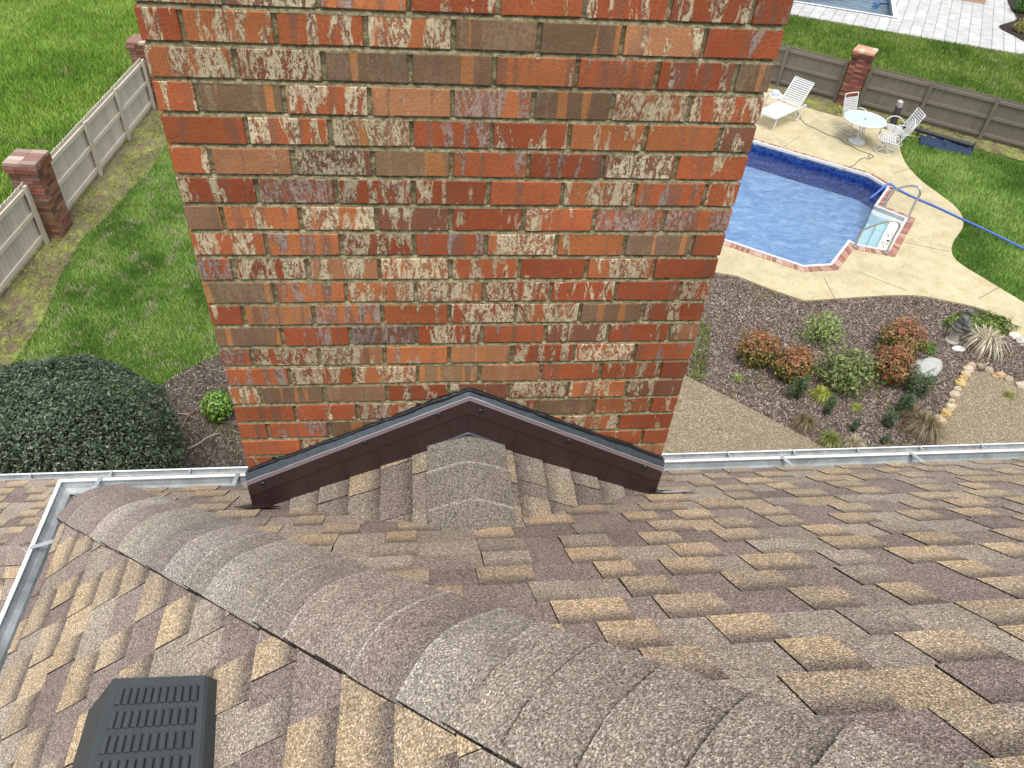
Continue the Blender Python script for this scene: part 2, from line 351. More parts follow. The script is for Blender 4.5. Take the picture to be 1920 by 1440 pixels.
# ------------------------------------------------------------------ house: roof planes
T = .85; SL = math.hypot(1, T); ZB = -1.77; XE, YE = -.850, .372; ZE = ZB - T*YE
E_ = .149
house = empty('house', (0, 0, 0)); tag(house, 'house with brown laminated shingle roof, galvanised gutters and a wide red brick chimney', 'house')
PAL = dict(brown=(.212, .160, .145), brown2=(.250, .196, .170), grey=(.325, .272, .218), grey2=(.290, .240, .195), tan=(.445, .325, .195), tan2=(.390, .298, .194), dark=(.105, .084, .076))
def jit(c, a=.1):
    k = 1 + random.uniform(-a, a); return tuple(x*k for x in c)
def lerp(a, b, t): return tuple(x+(y-x)*t for x, y in zip(a, b))
def tabs_plane(O, S, R, s0, s1, r0, r1, seed, planes=(), phase=0., E=E_, name='roof_slope', parent=None, dull=0):
    rnd = random.Random(seed); O, S, R = Vector(O), Vector(S).normalized(), Vector(R).normalized(); N = S.cross(R)
    if N.z < 0: N = -N
    mb = MB(); P = lambda s, r, h: O + S*s + R*r + N*h
    k = 0; r = r0 - ((r0-phase) % E) if phase is not None else r0
    BLK = (.012, .010, .010)
    while r < r1:
        ra, rb = max(r, r0), min(r+E, r1)
        s = s0 - rnd.uniform(0, .3); raised = rnd.random() < .5; last = None
        while s < s1:
            wd = (rnd.choice((.10, .12, .13, .145, .155)) if raised else rnd.choice((.07, .10, .115, .135, .155, .18)))*rnd.uniform(.92, 1.08)
            e = s + wd; jh = rnd.uniform(0, .0008)
            if raised: typ = rnd.choices(('tan', 'tan2', 'grey', 'grey2', 'brown'), (5.0, 5.0, 1.3, .6, .3))[0]
            else: typ = rnd.choices(('brown', 'brown2', 'grey', 'grey2', 'tan2'), (3.0, 2.4, 2.8, 2.4, 1.0))[0]
            base = jit(PAL[typ], .12)
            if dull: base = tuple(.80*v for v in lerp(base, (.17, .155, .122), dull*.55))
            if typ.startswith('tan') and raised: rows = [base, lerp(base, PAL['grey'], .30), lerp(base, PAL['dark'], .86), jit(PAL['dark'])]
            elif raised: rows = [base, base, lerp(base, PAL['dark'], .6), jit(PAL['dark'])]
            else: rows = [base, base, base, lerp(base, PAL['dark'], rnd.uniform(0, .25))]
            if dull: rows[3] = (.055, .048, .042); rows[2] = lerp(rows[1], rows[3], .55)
            top = .0032 if raised else .0
            hb = .0065 + top + jh; ht = .0008 + top*.8
            sk0 = rnd.uniform(-.003, .003) if raised else 0; sk1 = rnd.uniform(-.003, .003) if raised else 0
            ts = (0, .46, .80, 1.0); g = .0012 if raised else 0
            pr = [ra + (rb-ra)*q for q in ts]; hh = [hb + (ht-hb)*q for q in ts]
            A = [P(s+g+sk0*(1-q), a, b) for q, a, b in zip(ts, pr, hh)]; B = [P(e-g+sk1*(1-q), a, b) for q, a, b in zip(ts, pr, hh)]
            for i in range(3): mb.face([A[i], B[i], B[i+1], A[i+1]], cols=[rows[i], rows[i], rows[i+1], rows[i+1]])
            mb.face([P(s, ra, -.001), P(e, ra, -.001), B[0], A[0]], BLK)
            if raised:
                mb.face([P(s+g+sk0, ra, 0), A[0], A[3], P(s+g, rb, 0)], BLK); mb.face([P(e-g+sk1, ra, 0), P(e-g, rb, 0), B[3], B[0]], BLK)
            s = e; raised = not raised
        r += E
    # dark asphalt bed under everything
    mb.face([P(s0-.3, r0, -.002), P(s1+.3, r0, -.002), P(s1+.3, r1, -.002), P(s0-.3, r1, -.002)], BLK)
    o = mb.build(name, M_SH, parent)
    for co, no in planes:
        bm = bmesh.new(); bm.from_mesh(o.data)
        bmesh.ops.bisect_plane(bm, geom=bm.verts[:]+bm.edges[:]+bm.faces[:], plane_co=co, plane_no=no, clear_outer=True)
        bm.to_mesh(o.data); bm.free()
    return o
HIPN = Vector((1, 1, 0)).normalized(); C0 = Vector((XE, YE, ZE))
YR = -1.98; LR = (YE-YR)*SL         # ridge
# main slope: O at eave, S=+x, R up slope (toward -y)
ph = (YE*SL) + .6834 - .149*20      # course phase measured along the slope from the eave
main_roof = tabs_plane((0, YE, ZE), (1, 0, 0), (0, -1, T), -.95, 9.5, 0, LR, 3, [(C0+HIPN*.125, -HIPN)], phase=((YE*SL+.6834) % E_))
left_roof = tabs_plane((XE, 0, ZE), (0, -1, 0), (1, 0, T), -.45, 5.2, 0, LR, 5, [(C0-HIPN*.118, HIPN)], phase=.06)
# back slope beyond the ridge, closing the roof
APX = XE + (YE-YR)
mb = MB(); mb.face([(APX, YR, ZE+(YE-YR)*T), (9.5, YR, ZE+(YE-YR)*T), (9.5, YR-2.35, ZE), (XE, YR-2.35, ZE)], PAL['brown'])
mb.build('back_slope', M_SH, house)
main_roof.parent = house; left_roof.parent = house
# clip left slope behind the rear hip
bm = bmesh.new(); bm.from_mesh(left_roof.data)
bmesh.ops.bisect_plane(bm, geom=bm.verts[:]+bm.edges[:]+bm.faces[:], plane_co=(APX, YR, 0), plane_no=Vector((1, -1, 0)), clear_outer=True)
bm.to_mesh(left_roof.data); bm.free()

# cap shingles along a line
def caps(P0, D, A1, A2, n, half=.156, E=.149, seed=1, name='hip_cap', rr=.05, edge_light=.6, cols=None, parent=None, sub=2, halfs=None, darks=None):
    """P0 low end, D up along the hip, A1/A2 in-plane directions to each side"""
    rnd = random.Random(seed); P0, D, A1, A2 = Vector(P0), Vector(D).normalized(), Vector(A1).normalized(), Vector(A2).normalized()
    M = -(A1+A2).normalized(); Ed = (A1-A2).normalized(); ca = A1.dot(Ed); sa = -A1.dot(M)
    mb = MB(); BLK = (.012, .011, .011)
    for i in range(n):
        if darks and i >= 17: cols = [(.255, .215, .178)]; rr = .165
        hw1, hw2 = (halfs[0] if halfs else half)+rnd.uniform(-.006, .006), (halfs[1] if halfs else half)+rnd.uniform(-.004, .004)
        s0 = i*E + rnd.uniform(-.012, .012); s1 = (i+1)*E + .03
        base = jit(rnd.choice((PAL['grey'], PAL['grey2'], PAL['brown2'])), .10) if not cols else jit(cols[i % len(cols)], .11)
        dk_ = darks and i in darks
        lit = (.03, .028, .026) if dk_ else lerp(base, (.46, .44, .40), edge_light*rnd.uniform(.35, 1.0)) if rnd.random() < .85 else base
        ws = [-hw2 + (hw1+hw2)*k/18 for k in range(19)]
        def pt(w_, s, h):
            bow = -.030*(1-(w_/half)**2) if abs(w_) < half else 0     # lower edge sags round the hip
            q = math.sqrt(w_*w_+rr*rr)-(math.sqrt(half*half+rr*rr)-half)
            return P0 + D*s + Ed*(w_*ca) + M*(-sa*q + h + .004*mnoise.noise(Vector((w_*9, s*6, i))))
        prev = None
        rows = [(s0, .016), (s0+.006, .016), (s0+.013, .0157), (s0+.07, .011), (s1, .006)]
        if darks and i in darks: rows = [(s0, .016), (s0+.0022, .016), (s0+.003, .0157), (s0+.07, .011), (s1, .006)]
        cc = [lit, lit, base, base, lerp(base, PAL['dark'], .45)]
        for k in range(18):
            a, b = ws[k], ws[k+1]
            ja = rnd.uniform(-.001, .001)
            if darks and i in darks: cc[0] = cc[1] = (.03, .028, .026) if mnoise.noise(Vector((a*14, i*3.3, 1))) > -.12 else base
            for j in range(4):
                (sa_, ha), (sb_, hb) = rows[j], rows[j+1]
                mb.face([pt(a, sa_, ha), pt(b, sa_, ha), pt(b, sb_, hb), pt(a, sb_, hb)], cols=[cc[j], cc[j], cc[j+1], cc[j+1]])
            mb.face([pt(a, s0, 0), pt(b, s0, 0), pt(b, s0, .016), pt(a, s0, .016)], BLK)
        for w_ in (ws[0], ws[-1]):
            mb.face([pt(w_, s0, -.004), pt(w_, s1, -.004), pt(w_, s1, .006), pt(w_, s0+.07, .011), pt(w_, s0, .016)], BLK)
    o = mb.build(name, M_SH, parent, smooth=False, weld=False)
    return o, M, Ed, ca, sa
n1 = Vector((0, T, 1)).normalized(); n2 = Vector((-T, 0, 1)).normalized()
HD = Vector((1, -1, T)).normalized()
A1 = HD.cross(n1);  A1 = A1 if A1.x > 0 else -A1
A2 = HD.cross(n2);  A2 = A2 if A2.x < 0 else -A2
CC_ = [tuple(1.55*v for v in c) for c in ((.165, .130, .112), (.170, .140, .118), (.150, .118, .105), (.185, .165, .14), (.158, .130, .118), (.172, .155, .128), (.175, .160, .135), (.15, .13, .118), (.168, .150, .135), (.158, .140, .122), (.185, .168, .142), (.178, .158, .13), (.165, .14, .118))]
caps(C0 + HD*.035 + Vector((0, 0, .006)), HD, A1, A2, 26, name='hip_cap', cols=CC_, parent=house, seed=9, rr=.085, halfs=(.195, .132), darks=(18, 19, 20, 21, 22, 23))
# ridge caps (out of frame, closing the ridge)
mb = MB(); mb.bar((APX, YR, ZE+(YE-YR)*T+.01), (9.5, YR, ZE+(YE-YR)*T+.01), .2, .02, col=PAL['brown']); mb.build('ridge_cap', M_SH, house)

# ------------------------------------------------------------------ cricket behind the chimney
XP, ZP = .772, -1.404; W_ = 1.515
yend = -(ZP-ZB)/T
sl = .37/XP
for side in (0, 1):
    Rv = Vector((1, 0, (ZP-ZB)/XP)) if side == 0 else Vector((-1, 0, (ZP-ZB)/(W_-XP)))
    L = Rv.length*(XP if side == 0 else W_-XP)
    O = Vector((0, 0, ZB)) if side == 0 else Vector((W_, 0, ZB))
    # valley plane: keep only what rises above the main roof
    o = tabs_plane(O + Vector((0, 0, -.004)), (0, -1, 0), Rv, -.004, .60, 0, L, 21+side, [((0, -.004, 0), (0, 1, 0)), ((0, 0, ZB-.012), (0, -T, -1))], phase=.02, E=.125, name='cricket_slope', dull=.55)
    o.parent = house
Aa = Vector((1, 0, -(ZP-ZB)/(W_-XP))); Ab = Vector((-1, 0, -(ZP-ZB)/XP))
cr, *_ = caps((XP, .02, ZP+.012), (0, -1, 0), Aa, Ab, 5, half=.158, E=.165, seed=4, name='cricket_cap', rr=.05, edge_light=.6, cols=[(.175, .158, .134), (.165, .148, .126), (.158, .14, .12)], parent=house)
for ob in (cr,):
    bm = bmesh.new(); bm.from_mesh(ob.data)
    for co, no in (((0, -.006, 0), (0, 1, 0)), ((0, 0, ZB-.004), (0, -T, -1))):
        bmesh.ops.bisect_plane(bm, geom=bm.verts[:]+bm.edges[:]+bm.faces[:], plane_co=co, plane_no=no, clear_outer=True)
    bm.to_mesh(ob.data); bm.free()

# ------------------------------------------------------------------ chimney
HB = .082179; JT = .0125; UN = (W_+JT)/7.5; DEP = UN*4-JT
def chimney():
    mb = MB(); rnd = random.Random(31)
    def brick(O, S, N, s0, s1, z0, z1, front, flat0=False, flat1=False):
        S, N, O = Vector(S), Vector(N), Vector(O); j = (lambda a: rnd.uniform(-a, a)) if front else (lambda a: 0)
        pr = j(.0012); tl = [j(.0012) for _ in range(4)]
        co = [(s0, z0), (s1, z0), (s1, z1), (s0, z1)]; 
        if front: co = [(a+(j(.0012) if not (fl and 0) else 0), b+j(.0013)) for (a, b), fl in zip(co, (0, 0, 0, 0))]
        mid = ((s0+s1)/2, (z0+z1)/2)
        def ring(ins, dep):
            out = []
            for (a, b), q in zip(co, tl):
                a2 = a + (ins if a < mid[0] else -ins); b2 = b + (ins if b < mid[1] else -ins)
                out.append(O + S*a2 + Vector((0, 0, b2)) + N*(dep + (q+pr if dep > -.005 else 0)))
            return out
        base = (rnd.random(), rnd.random(), rnd.random())
        if rnd.random() < .50: base = (rnd.uniform(0, .55), base[1], base[2])
        ou, ov = rnd.uniform(0, 90), rnd.uniform(0, 90)
        uvr = lambda: [(a-s0+ou, b-z0+ov) for a, b in co]
        u = uvr(); r0, r1, r2 = ring(0, -.0245), ring(0, -.0018), ring(.0018, 0)
        if front:
            # subdivided ragged face
            nx = max(2, int((s1-s0)/.012)); nz = 4
            def gpnt(i, k):
                fx, fz = i/nx, k/nz
                p = (r2[0]*(1-fx)+r2[1]*fx)*(1-fz) + (r2[3]*(1-fx)+r2[2]*fx)*fz
                q = Vector((p.x*22+ou, p.z*22, ou)); e = (i in (0, nx)) or (k in (0, nz))
                d = mnoise.noise(q)*.0011 + (mnoise.noise(q*4)*.0012 if e else mnoise.noise(q*3)*.0005)
                p = p + N*d
                if k in (0, nz): p.z += mnoise.noise(q*3+Vector((5, 5, 5)))*.0013
                return p, (s0+(s1-s0)*fx-s0+ou, (z1-z0)*fz+ov)
            G = [[gpnt(i, k) for k in range(nz+1)] for i in range(nx+1)]
            for i in range(nx):
                for k in range(nz):
                    q = [G[i][k], G[i+1][k], G[i+1][k+1], G[i][k+1]]; mb.face([x[0] for x in q], base, 0, uv=[x[1] for x in q])
            def edge(line, a, b, ua, ub):
                n = len(line)-1
                for i in range(n):
                    f0, f1 = i/n, (i+1)/n
                    mb.face([a.lerp(b, f0), a.lerp(b, f1), line[i+1][0], line[i][0]], base, 0, uv=[line[i][1], line[i+1][1], line[i+1][1], line[i][1]])
            edge([G[i][0] for i in range(nx+1)], r1[0], r1[1], 0, 0); edge([G[nx][k] for k in range(nz+1)], r1[1], r1[2], 0, 0)
            edge([G[i][nz] for i in range(nx, -1, -1)], r1[2], r1[3], 0, 0); edge([G[0][k] for k in range(nz, -1, -1)], r1[3], r1[0], 0, 0)
        else:
            mb.face(r2, base, 0, uv=u)
            for i in range(4): mb.face([r1[i], r1[(i+1) % 4], r2[(i+1) % 4], r2[i]], base, 0, uv=[u[i], u[(i+1) % 4], u[(i+1) % 4], u[i]])
        for i in range(4): mb.face([r0[i], r0[(i+1) % 4], r1[(i+1) % 4], r1[i]], base, 0, uv=[u[i], u[(i+1) % 4], u[(i+1) % 4], u[i]])
    for k in range(-11, 102):
        z0 = -k*HB; z1 = -(k-1)*HB - JT
        front = -3 <= k <= 20
        for face in range(4):
            O, S, N, nb = [((0, 0, 0), (1, 0, 0), (0, -1, 0), 7.5), ((W_, 0, 0), (0, 1, 0), (1, 0, 0), 4), ((W_, DEP, 0), (-1, 0, 0), (0, 1, 0), 7.5), ((0, DEP, 0), (0, -1, 0), (-1, 0, 0), 4)][face]
            L = nb*UN-JT; fr = front and face == 0
            short = (k % 2 == 1)
            if face in (0, 2):
                st = 0.0; first = True
                while st < L-.02:
                    wd = (UN/2-JT) if (first and short) else UN-JT
                    e = min(st+wd, L); brick(O, S, N, st, e, z0, z1, fr); st = e+JT; first = False
            else:
                O = Vector(O) - Vector(N)*.0018; st = 0.004; first = True; L = L-.004
                if k > 60 : continue
                half0 = not short
                while st < L-.02:
                    wd = (UN/2-JT) if (first and half0) else UN-JT
                    e = min(st+wd, L); brick(O, S, N, st, e, z0, z1, False); st = e+JT; first = False
    # mortar core
    m = .0205; zt, zb_ = 11*HB+.07, GZ
    mb.mi = 1
    mb.box((W_/2, DEP/2, (zt+zb_)/2), (W_-2*m, DEP-2*m, zt-zb_), mi=1)
    # raked joints bulging a little in front of the core
    for k in range(-3, 21):
        z0 = -k*HB - JT; n = 120
        line = []
        for i in range(n+1):
            x = .006+(W_-.012)*i/n; d = .0085 - .003 - .0018*mnoise.noise(Vector((x*30, k*3.1, 0)))
            line.append((x, d))
        for i in range(n):
            (xa, da), (xb, db) = line[i], line[i+1]
            ea, eb = .004*mnoise.noise(Vector((xa*40, k*1.7, 4))), .004*mnoise.noise(Vector((xb*40, k*1.7, 4)))
            mb.face([(xa, .0008+max(0, ea)*.4, z0-.0012), (xb, .0008+max(0, eb)*.4, z0-.0012), (xb, .0025+eb*.3, z0+JT*.30), (xa, .0025+ea*.3, z0+JT*.30)], mi=1)
            mb.face([(xa, .0025+ea*.3, z0+JT*.30), (xb, .0025+eb*.3, z0+JT*.30), (xb, .0190+eb*.4, z0+JT+.001), (xa, .0190+ea*.4, z0+JT+.001)], mi=1)
    for k in range(-3, 21):
        z0, z1 = -k*HB-.001, -(k-1)*HB-JT+.001; st = (UN/2-JT) if k % 2 else UN-JT
        while st < W_-.03:
            for i in range(4):
                za, zb2 = z0+(z1-z0)*i/4, z0+(z1-z0)*(i+1)/4; d0 = .0085+.003*mnoise.noise(Vector((st*9, za*40, 1))); d1 = .0085+.003*mnoise.noise(Vector((st*9, zb2*40, 1)))
                mb.face([(st-.001, d0, za), (st+JT+.001, d0, za), (st+JT+.001, d1, zb2), (st-.001, d1, zb2)], mi=1)
            st += UN
    return mb.build('chimney', [M_BR, M_MO], house)
chim = chimney(); tag(chim, 'wide red brick chimney with lime washed bricks', None)
mb = MB(); mb.prism([(-.05, -.05), (W_+.05, -.05), (W_+.05, DEP+.05), (-.05, DEP+.05)], 11*HB+.07, 11*HB+.15, bottom=True)
mb.build('crown', plain("cement_crown", (.4, .38, .34), .9, .2, 0, .2, 15, .004), chim)

# flashing on the chimney face (profile given as height above the cricket line)
def zface(x, zc, zp, xp=.776):
    return zc + (zp-zc)*(x/xp) if x < xp else zc + (zp-zc)*((W_-x)/(W_-xp))
def strip(mb, x0, x1, lo, hi, y0, y1, n=40, wob=None, mi=0):
    """sheet strip on the face between two zface lines, y0 at the low edge and y1 at the high edge"""
    for i in range(n):
        a, b = x0+(x1-x0)*i/n, x0+(x1-x0)*(i+1)/n
        la, lb, ha, hb = zface(a, *lo), zface(b, *lo), zface(a, *hi), zface(b, *hi)
        if wob: ha += wob(a); hb += wob(b)
        mb.face([(a, y0, la), (b, y0, lb), (b, y1, hb), (a, y1, ha)], mi=mi)
        mb.face([(a, y1, ha), (b, y1, hb), (b, .0, hb), (a, .0, ha)], mi=mi)
        mb.face([(a, 0., la), (b, 0., lb), (b, y0, lb), (a, y0, la)], mi=mi)
def fl(px): return
Z_top = (-1.553, -1.178); Z_liptop = (-1.587, -1.197); Z_lipbot = (-1.612, -1.219); Z_b1 = (-1.675, -1.279); Z_bot = (-1.795, -1.385)
mb = MB()
strip(mb, -.012, W_+.012, Z_b1, Z_lipbot, -.020, -.020, 60)
cf = mb.build('counter_flashing', M_BROWNMETAL, chim)
mb = MB(); strip(mb, -.014, W_+.014, Z_lipbot, Z_liptop, -.0215, -.027, 80, lambda x: .0022*mnoise.noise(Vector((x*14, 0, 0)))); mb.build('flashing_lip', M_LIP, chim)
mb = MB(); strip(mb, -.012, W_+.012, (Z_liptop[0]-.004, Z_liptop[1]-.004), (Z_top[0]-.004, Z_top[1]-.004), -.0268, -.009, 160, lambda x: .003*mnoise.noise(Vector((x*18, 3, 0)))); mb.build('sealant', M_SEAL, chim)
mb = MB(); rnd = random.Random(2); pts = []
for side in ((0, .776), (.776, W_)):
    n = 170; line = []
    for i in range(n+1):
        x = side[0]+(side[1]-side[0])*i/n; z = zface(x, Z_top[0]-.002, Z_top[1]-.002)
        line.append((x, -.006 - .003*abs(mnoise.noise(Vector((x*30, 1, 0)))), z + .008*mnoise.noise(Vector((x*7, 5, 0)))+ .0035*mnoise.noise(Vector((x*38, 5, 0)))))
    mb.tube(line, [.0065+.006*abs(mnoise.noise(Vector((p[0]*8, 7, 0)))) for p in line], 6)
mb.build('sealant_bead', M_TAR, chim, smooth=True)
# step flashing: overlapping brown pieces under the counter flashing
def stepper(xa, xb, i):
    mb = MB(); y = -.0165; n = 6
    for k in range(n):
        a, b = xa+(xb-xa)*k/n, xa+(xb-xa)*(k+1)/n
        top = lambda x: zface(x, *Z_b1)+.03
        bot = lambda x: zface(x, *Z_bot)-.012
        ya = yb = y
        mb.face([(a, ya, bot(a)), (b, yb, bot(b)), (b, yb, top(b)), (a, ya, top(a))])
        mb.face([(a, 0, bot(a)), (b, 0, bot(b)), (b, yb, bot(b)), (a, ya, bot(a))])
    sk = .035 if xa < .776 else -.035
    o = mb.build('step_flashing', M_BROWNMETAL, chim); return o
xs = [-.012, .055, .19, .325, .455, .585, .70, .776, .90, .95, 1.06, 1.19, 1.32, 1.43, W_+.012]
for i in range(len(xs)-1): stepper(xs[i], xs[i+1], i)
for e in xs[1:-1]:
    s_ = -.02 if e > .776 else .02
    if abs(e-.776) < .01: s_ = 0
    zt_, zb2 = zface(e, *Z_b1)-.001, zface(e, *Z_bot)
    mb = MB(); mb.bar((e, -.0167, zt_), (e+s_, -.0167, zb2), .0012, .0010, up=(0, 1, 0)); mb.build('lap_joint', M_LAP, chim)
mb = MB()
strip(mb, .665, .895, (-1.790, -1.380), (-1.784, -1.374), -.022, -.016, 30); mb.build('cap_sealant', M_SEAL, chim)
# feet of the flashing turned onto the roof
def onmain(x, y, h=0): return (x, y, ZB - T*y + h)
mb = MB(); P = [onmain(-.075, -.035, .022), onmain(-.010, -.06, .026), onmain(.10, -.06, .024), onmain(.02, .0, .022), onmain(-.012, -.0, .024)]
mb.face(P); Q = [(p[0], p[1], p[2]-.004) for p in P]
for i in range(5): mb.face([Q[i], Q[(i+1) % 5], P[(i+1) % 5], P[i]])
mb.face([(-.012, -.02, -1.66), (-.012, -.02, ZB+.02), (-.012, .0, ZB+.01), (-.012, .0, -1.66)])
mb.build('flashing_foot', M_BROWNMETAL, chim)
mb = MB(); P = [onmain(1.50, -.03, .012), onmain(1.60, -.03, .012), onmain(1.60, .01, .012), onmain(1.50, .02, .012)]
mb.face(P); Q = [(p[0], p[1], p[2]-.004) for p in P]
for i in range(4): mb.face([Q[i], Q[(i+1) % 4], P[(i+1) % 4], P[i]])
mb.build('flashing_foot', M_BROWNMETAL, chim)
mb = MB(); P = [onmain(1.535, -.045, .016), onmain(1.60, -.052, .0165), onmain(1.66, -.030, .0165), onmain(1.63, -.012, .016), onmain(1.56, -.022, .0165)]
mb.face(P); mb.build('sealant_smear', plain("pale_sealant", (.42, .38, .42), .4, .4, 0, .2, 40), chim)
for px, py in ((492, 904), (684, 827), (823, 775), (901, 768), (1066, 824), (1209, 874)):
    p = onplane(px, py, (0, 1, 0), -.0205); mb = MB()
    mb.lathe([(.0095, 0), (.0095, .003), (.007, .006), (.003, .0075)], n=12)
    for f in range(len(mb.v)): mb.v[f] = (mb.v[f][0], -mb.v[f][2], mb.v[f][1])
    o = mb.build('screw', M_TAR, chim, loc=(p[0], -.0205, p[2]-.004))

# ------------------------------------------------------------------ gutters
PROF = [(-.045, -.02), (-.045, -.115), (.055, -.118), (.066, -.105), (.070, -.085), (.088, -.068), (.097, -.05), (.098, -.036), (.113, -.035), (.1135, -.045)]
def sweep(paths, prof, name, parent, mat=M_GALV):
    mb = MB(); prof2 = prof + [(o-.0015, z+.0015 if i < 3 else z-.0015) for i, (o, z) in enumerate(prof)][::-1]
    for i in range(len(prof)-1):
        for a, b in zip(paths[:-1], paths[1:]):
            pa, pb = a(*prof[i]), b(*prof[i]); qa, qb = a(*prof[i+1]), b(*prof[i+1]); mb.face([pa, pb, qb, qa])
    # folded outer lip as a solid bar
    lip = [(prof[-2][0]-.016, prof[-2][1]+.001), (prof[-2][0], prof[-2][1]+.001), (prof[-2][0], prof[-2][1]-.010), (prof[-2][0]-.004, prof[-2][1]-.010), (prof[-2][0]-.004, prof[-2][1]-.003), (prof[-2][0]-.016, prof[-2][1]-.003)]
    for i in range(6):
        for a, b in zip(paths[:-1], paths[1:]):
            pa, pb = a(*lip[i]), b(*lip[i]); qa, qb = a(*lip[(i+1) % 6]), b(*lip[(i+1) % 6]); mb.face([pa, pb, qb, qa], mi=1)
    return mb.build(name, [mat, M_GLIP], parent)
front = lambda x: (lambda o, z: (x, YE+.95*o, ZE+z))
corner = lambda o, z: (XE-o, YE+.95*o, ZE+z)
leftp = lambda y: (lambda o, z: (XE-o, y, ZE+z))
gut1 = sweep([front(-.004), corner, leftp(-4.2)], PROF, 'gutter', house)
gut2 = sweep([front(W_+.004), front(9.5)], PROF, 'gutter', house)
def hanger(a, b, parent, wd=.018):
    mb = MB(); a, b = Vector(a), Vector(b); mb.bar(a, b, wd, .0025); mb.bar(b, b+Vector((0, 0, -.02)), wd, .0025, up=(b-a)); mb.build('gutter_hanger', M_GALV, parent)
for px in ((182, 912), (444, 897)):
    x = onplane(px[0], px[1], (0, 0, 1), ZE-.03)[0]; hanger((x-.006, YE-.02, ZE+.0), (x, YE+.108, ZE-.034), gut1)
for y in (.12, -.48, -1.1, -1.7): hanger((XE+.02, y+.012, ZE+.0), (XE-.108, y, ZE-.034), gut1)
for x in (2.35, 3.02, 3.65, 4.3): hanger((x+.03, YE-.02, ZE+.0), (x, YE+.108, ZE-.034), gut2)
mb = MB(); rnd = random.Random(5)
for i in range(46):
    f = rnd.random(); c = Vector((XE-.085*(1-f)+.01*f + rnd.uniform(-.012, .012), YE+.10*(1-f)-.03*f+rnd.uniform(-.012, .012), ZE-.105+rnd.uniform(0, .012)+.055*abs(f-.5)*.3))
    mb.box(c, (rnd.uniform(.006, .02), rnd.uniform(.003, .008), .003), Matrix.Rotation(rnd.uniform(0, 3), 3, 'Z') @ Matrix.Rotation(rnd.uniform(-.6, .6), 3, 'X'), col=rnd.choice([(.08, .06, .04), (.3, .28, .24), (.5, .5, .48), (.03, .03, .03)]))
o = mb.build('gutter_debris', M_ATTR, gut1)
mb = MB(); mb.bar((XE-.092, YE+.112, ZE-.114), (XE+.02, YE-.02, ZE-.114), .02, .004); mb.build('corner_seam', M_GALV, gut1)

# ------------------------------------------------------------------ lower roof and walls
T2 = .5; YE2, ZE2 = 2.745, -4.70; S2 = math.hypot(1, T2)
pr = onplane(20, 1022, (0, T2, 1), ZE2+T2*YE2); YR2 = float(pr[1]); ZR2 = ZE2+T2*(YE2-YR2)
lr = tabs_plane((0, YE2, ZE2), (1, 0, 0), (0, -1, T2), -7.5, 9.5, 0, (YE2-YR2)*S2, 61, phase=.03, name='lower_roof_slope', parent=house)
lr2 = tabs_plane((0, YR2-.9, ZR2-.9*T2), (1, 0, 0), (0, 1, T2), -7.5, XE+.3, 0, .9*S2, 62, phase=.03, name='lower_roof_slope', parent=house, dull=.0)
mb = MB(); mb.face([(XE+.3, YR2, ZR2), (9.5, YR2, ZR2), (9.5, .1, ZR2+T2*(YR2-.1)), (XE+.3, .1, ZR2+T2*(YR2-.1))], PAL['brown']); mb.build('lower_roof_upper_part', M_SH, house)
caps((-7.5, YR2, ZR2+.003), (1, 0, 0), (0, 1, -T2), (0, -1, -T2), 33, half=.15, E=.2, seed=8, name='lower_ridge_cap', rr=.05, edge_light=.3, parent=house)
PROF2 = [(o, z) for o, z in PROF]
fr2 = lambda x: (lambda o, z: (x, YE2+o, ZE2+z))
gut3 = sweep([fr2(-7.5), fr2(-.004)], PROF2, 'lower_gutter', house); gut4 = sweep([fr2(W_+.004), fr2(9.5)], PROF2, 'lower_gutter', house)
for i in range(11): hanger((-6.7+.66*i, YE2-.02, ZE2), (-6.7+.66*i, YE2+.108, ZE2-.034), gut3)
for i in range(11): hanger((2.2+.66*i, YE2-.02, ZE2), (2.2+.66*i, YE2+.108, ZE2-.034), gut4)
M_WALL = plain("brick_wall_far", (.28, .12, .075), .9, .2, 0, .35, 14)
mb = MB(); mb.box((4.5, -1.6, (ZE-.13+GZ)/2), (9.9, 3.2, ZE-.13-GZ)); mb.box((1.2, 1.2, (ZE2-.14+GZ)/2), (16.4, 2.4, ZE2-.14-GZ)); mb.build('wall', M_WALL, house)
mb = MB(); mb.box((4.3, YE-.06, ZE-.07), (10.1, .02, .12)); mb.box((XE+.06, -1.9, ZE-.07), (.02, 4.4, .12)); mb.box((1.0, YE2-.06, ZE2-.07), (17, .02, .12)); mb.build('fascia', M_WHITE, house)

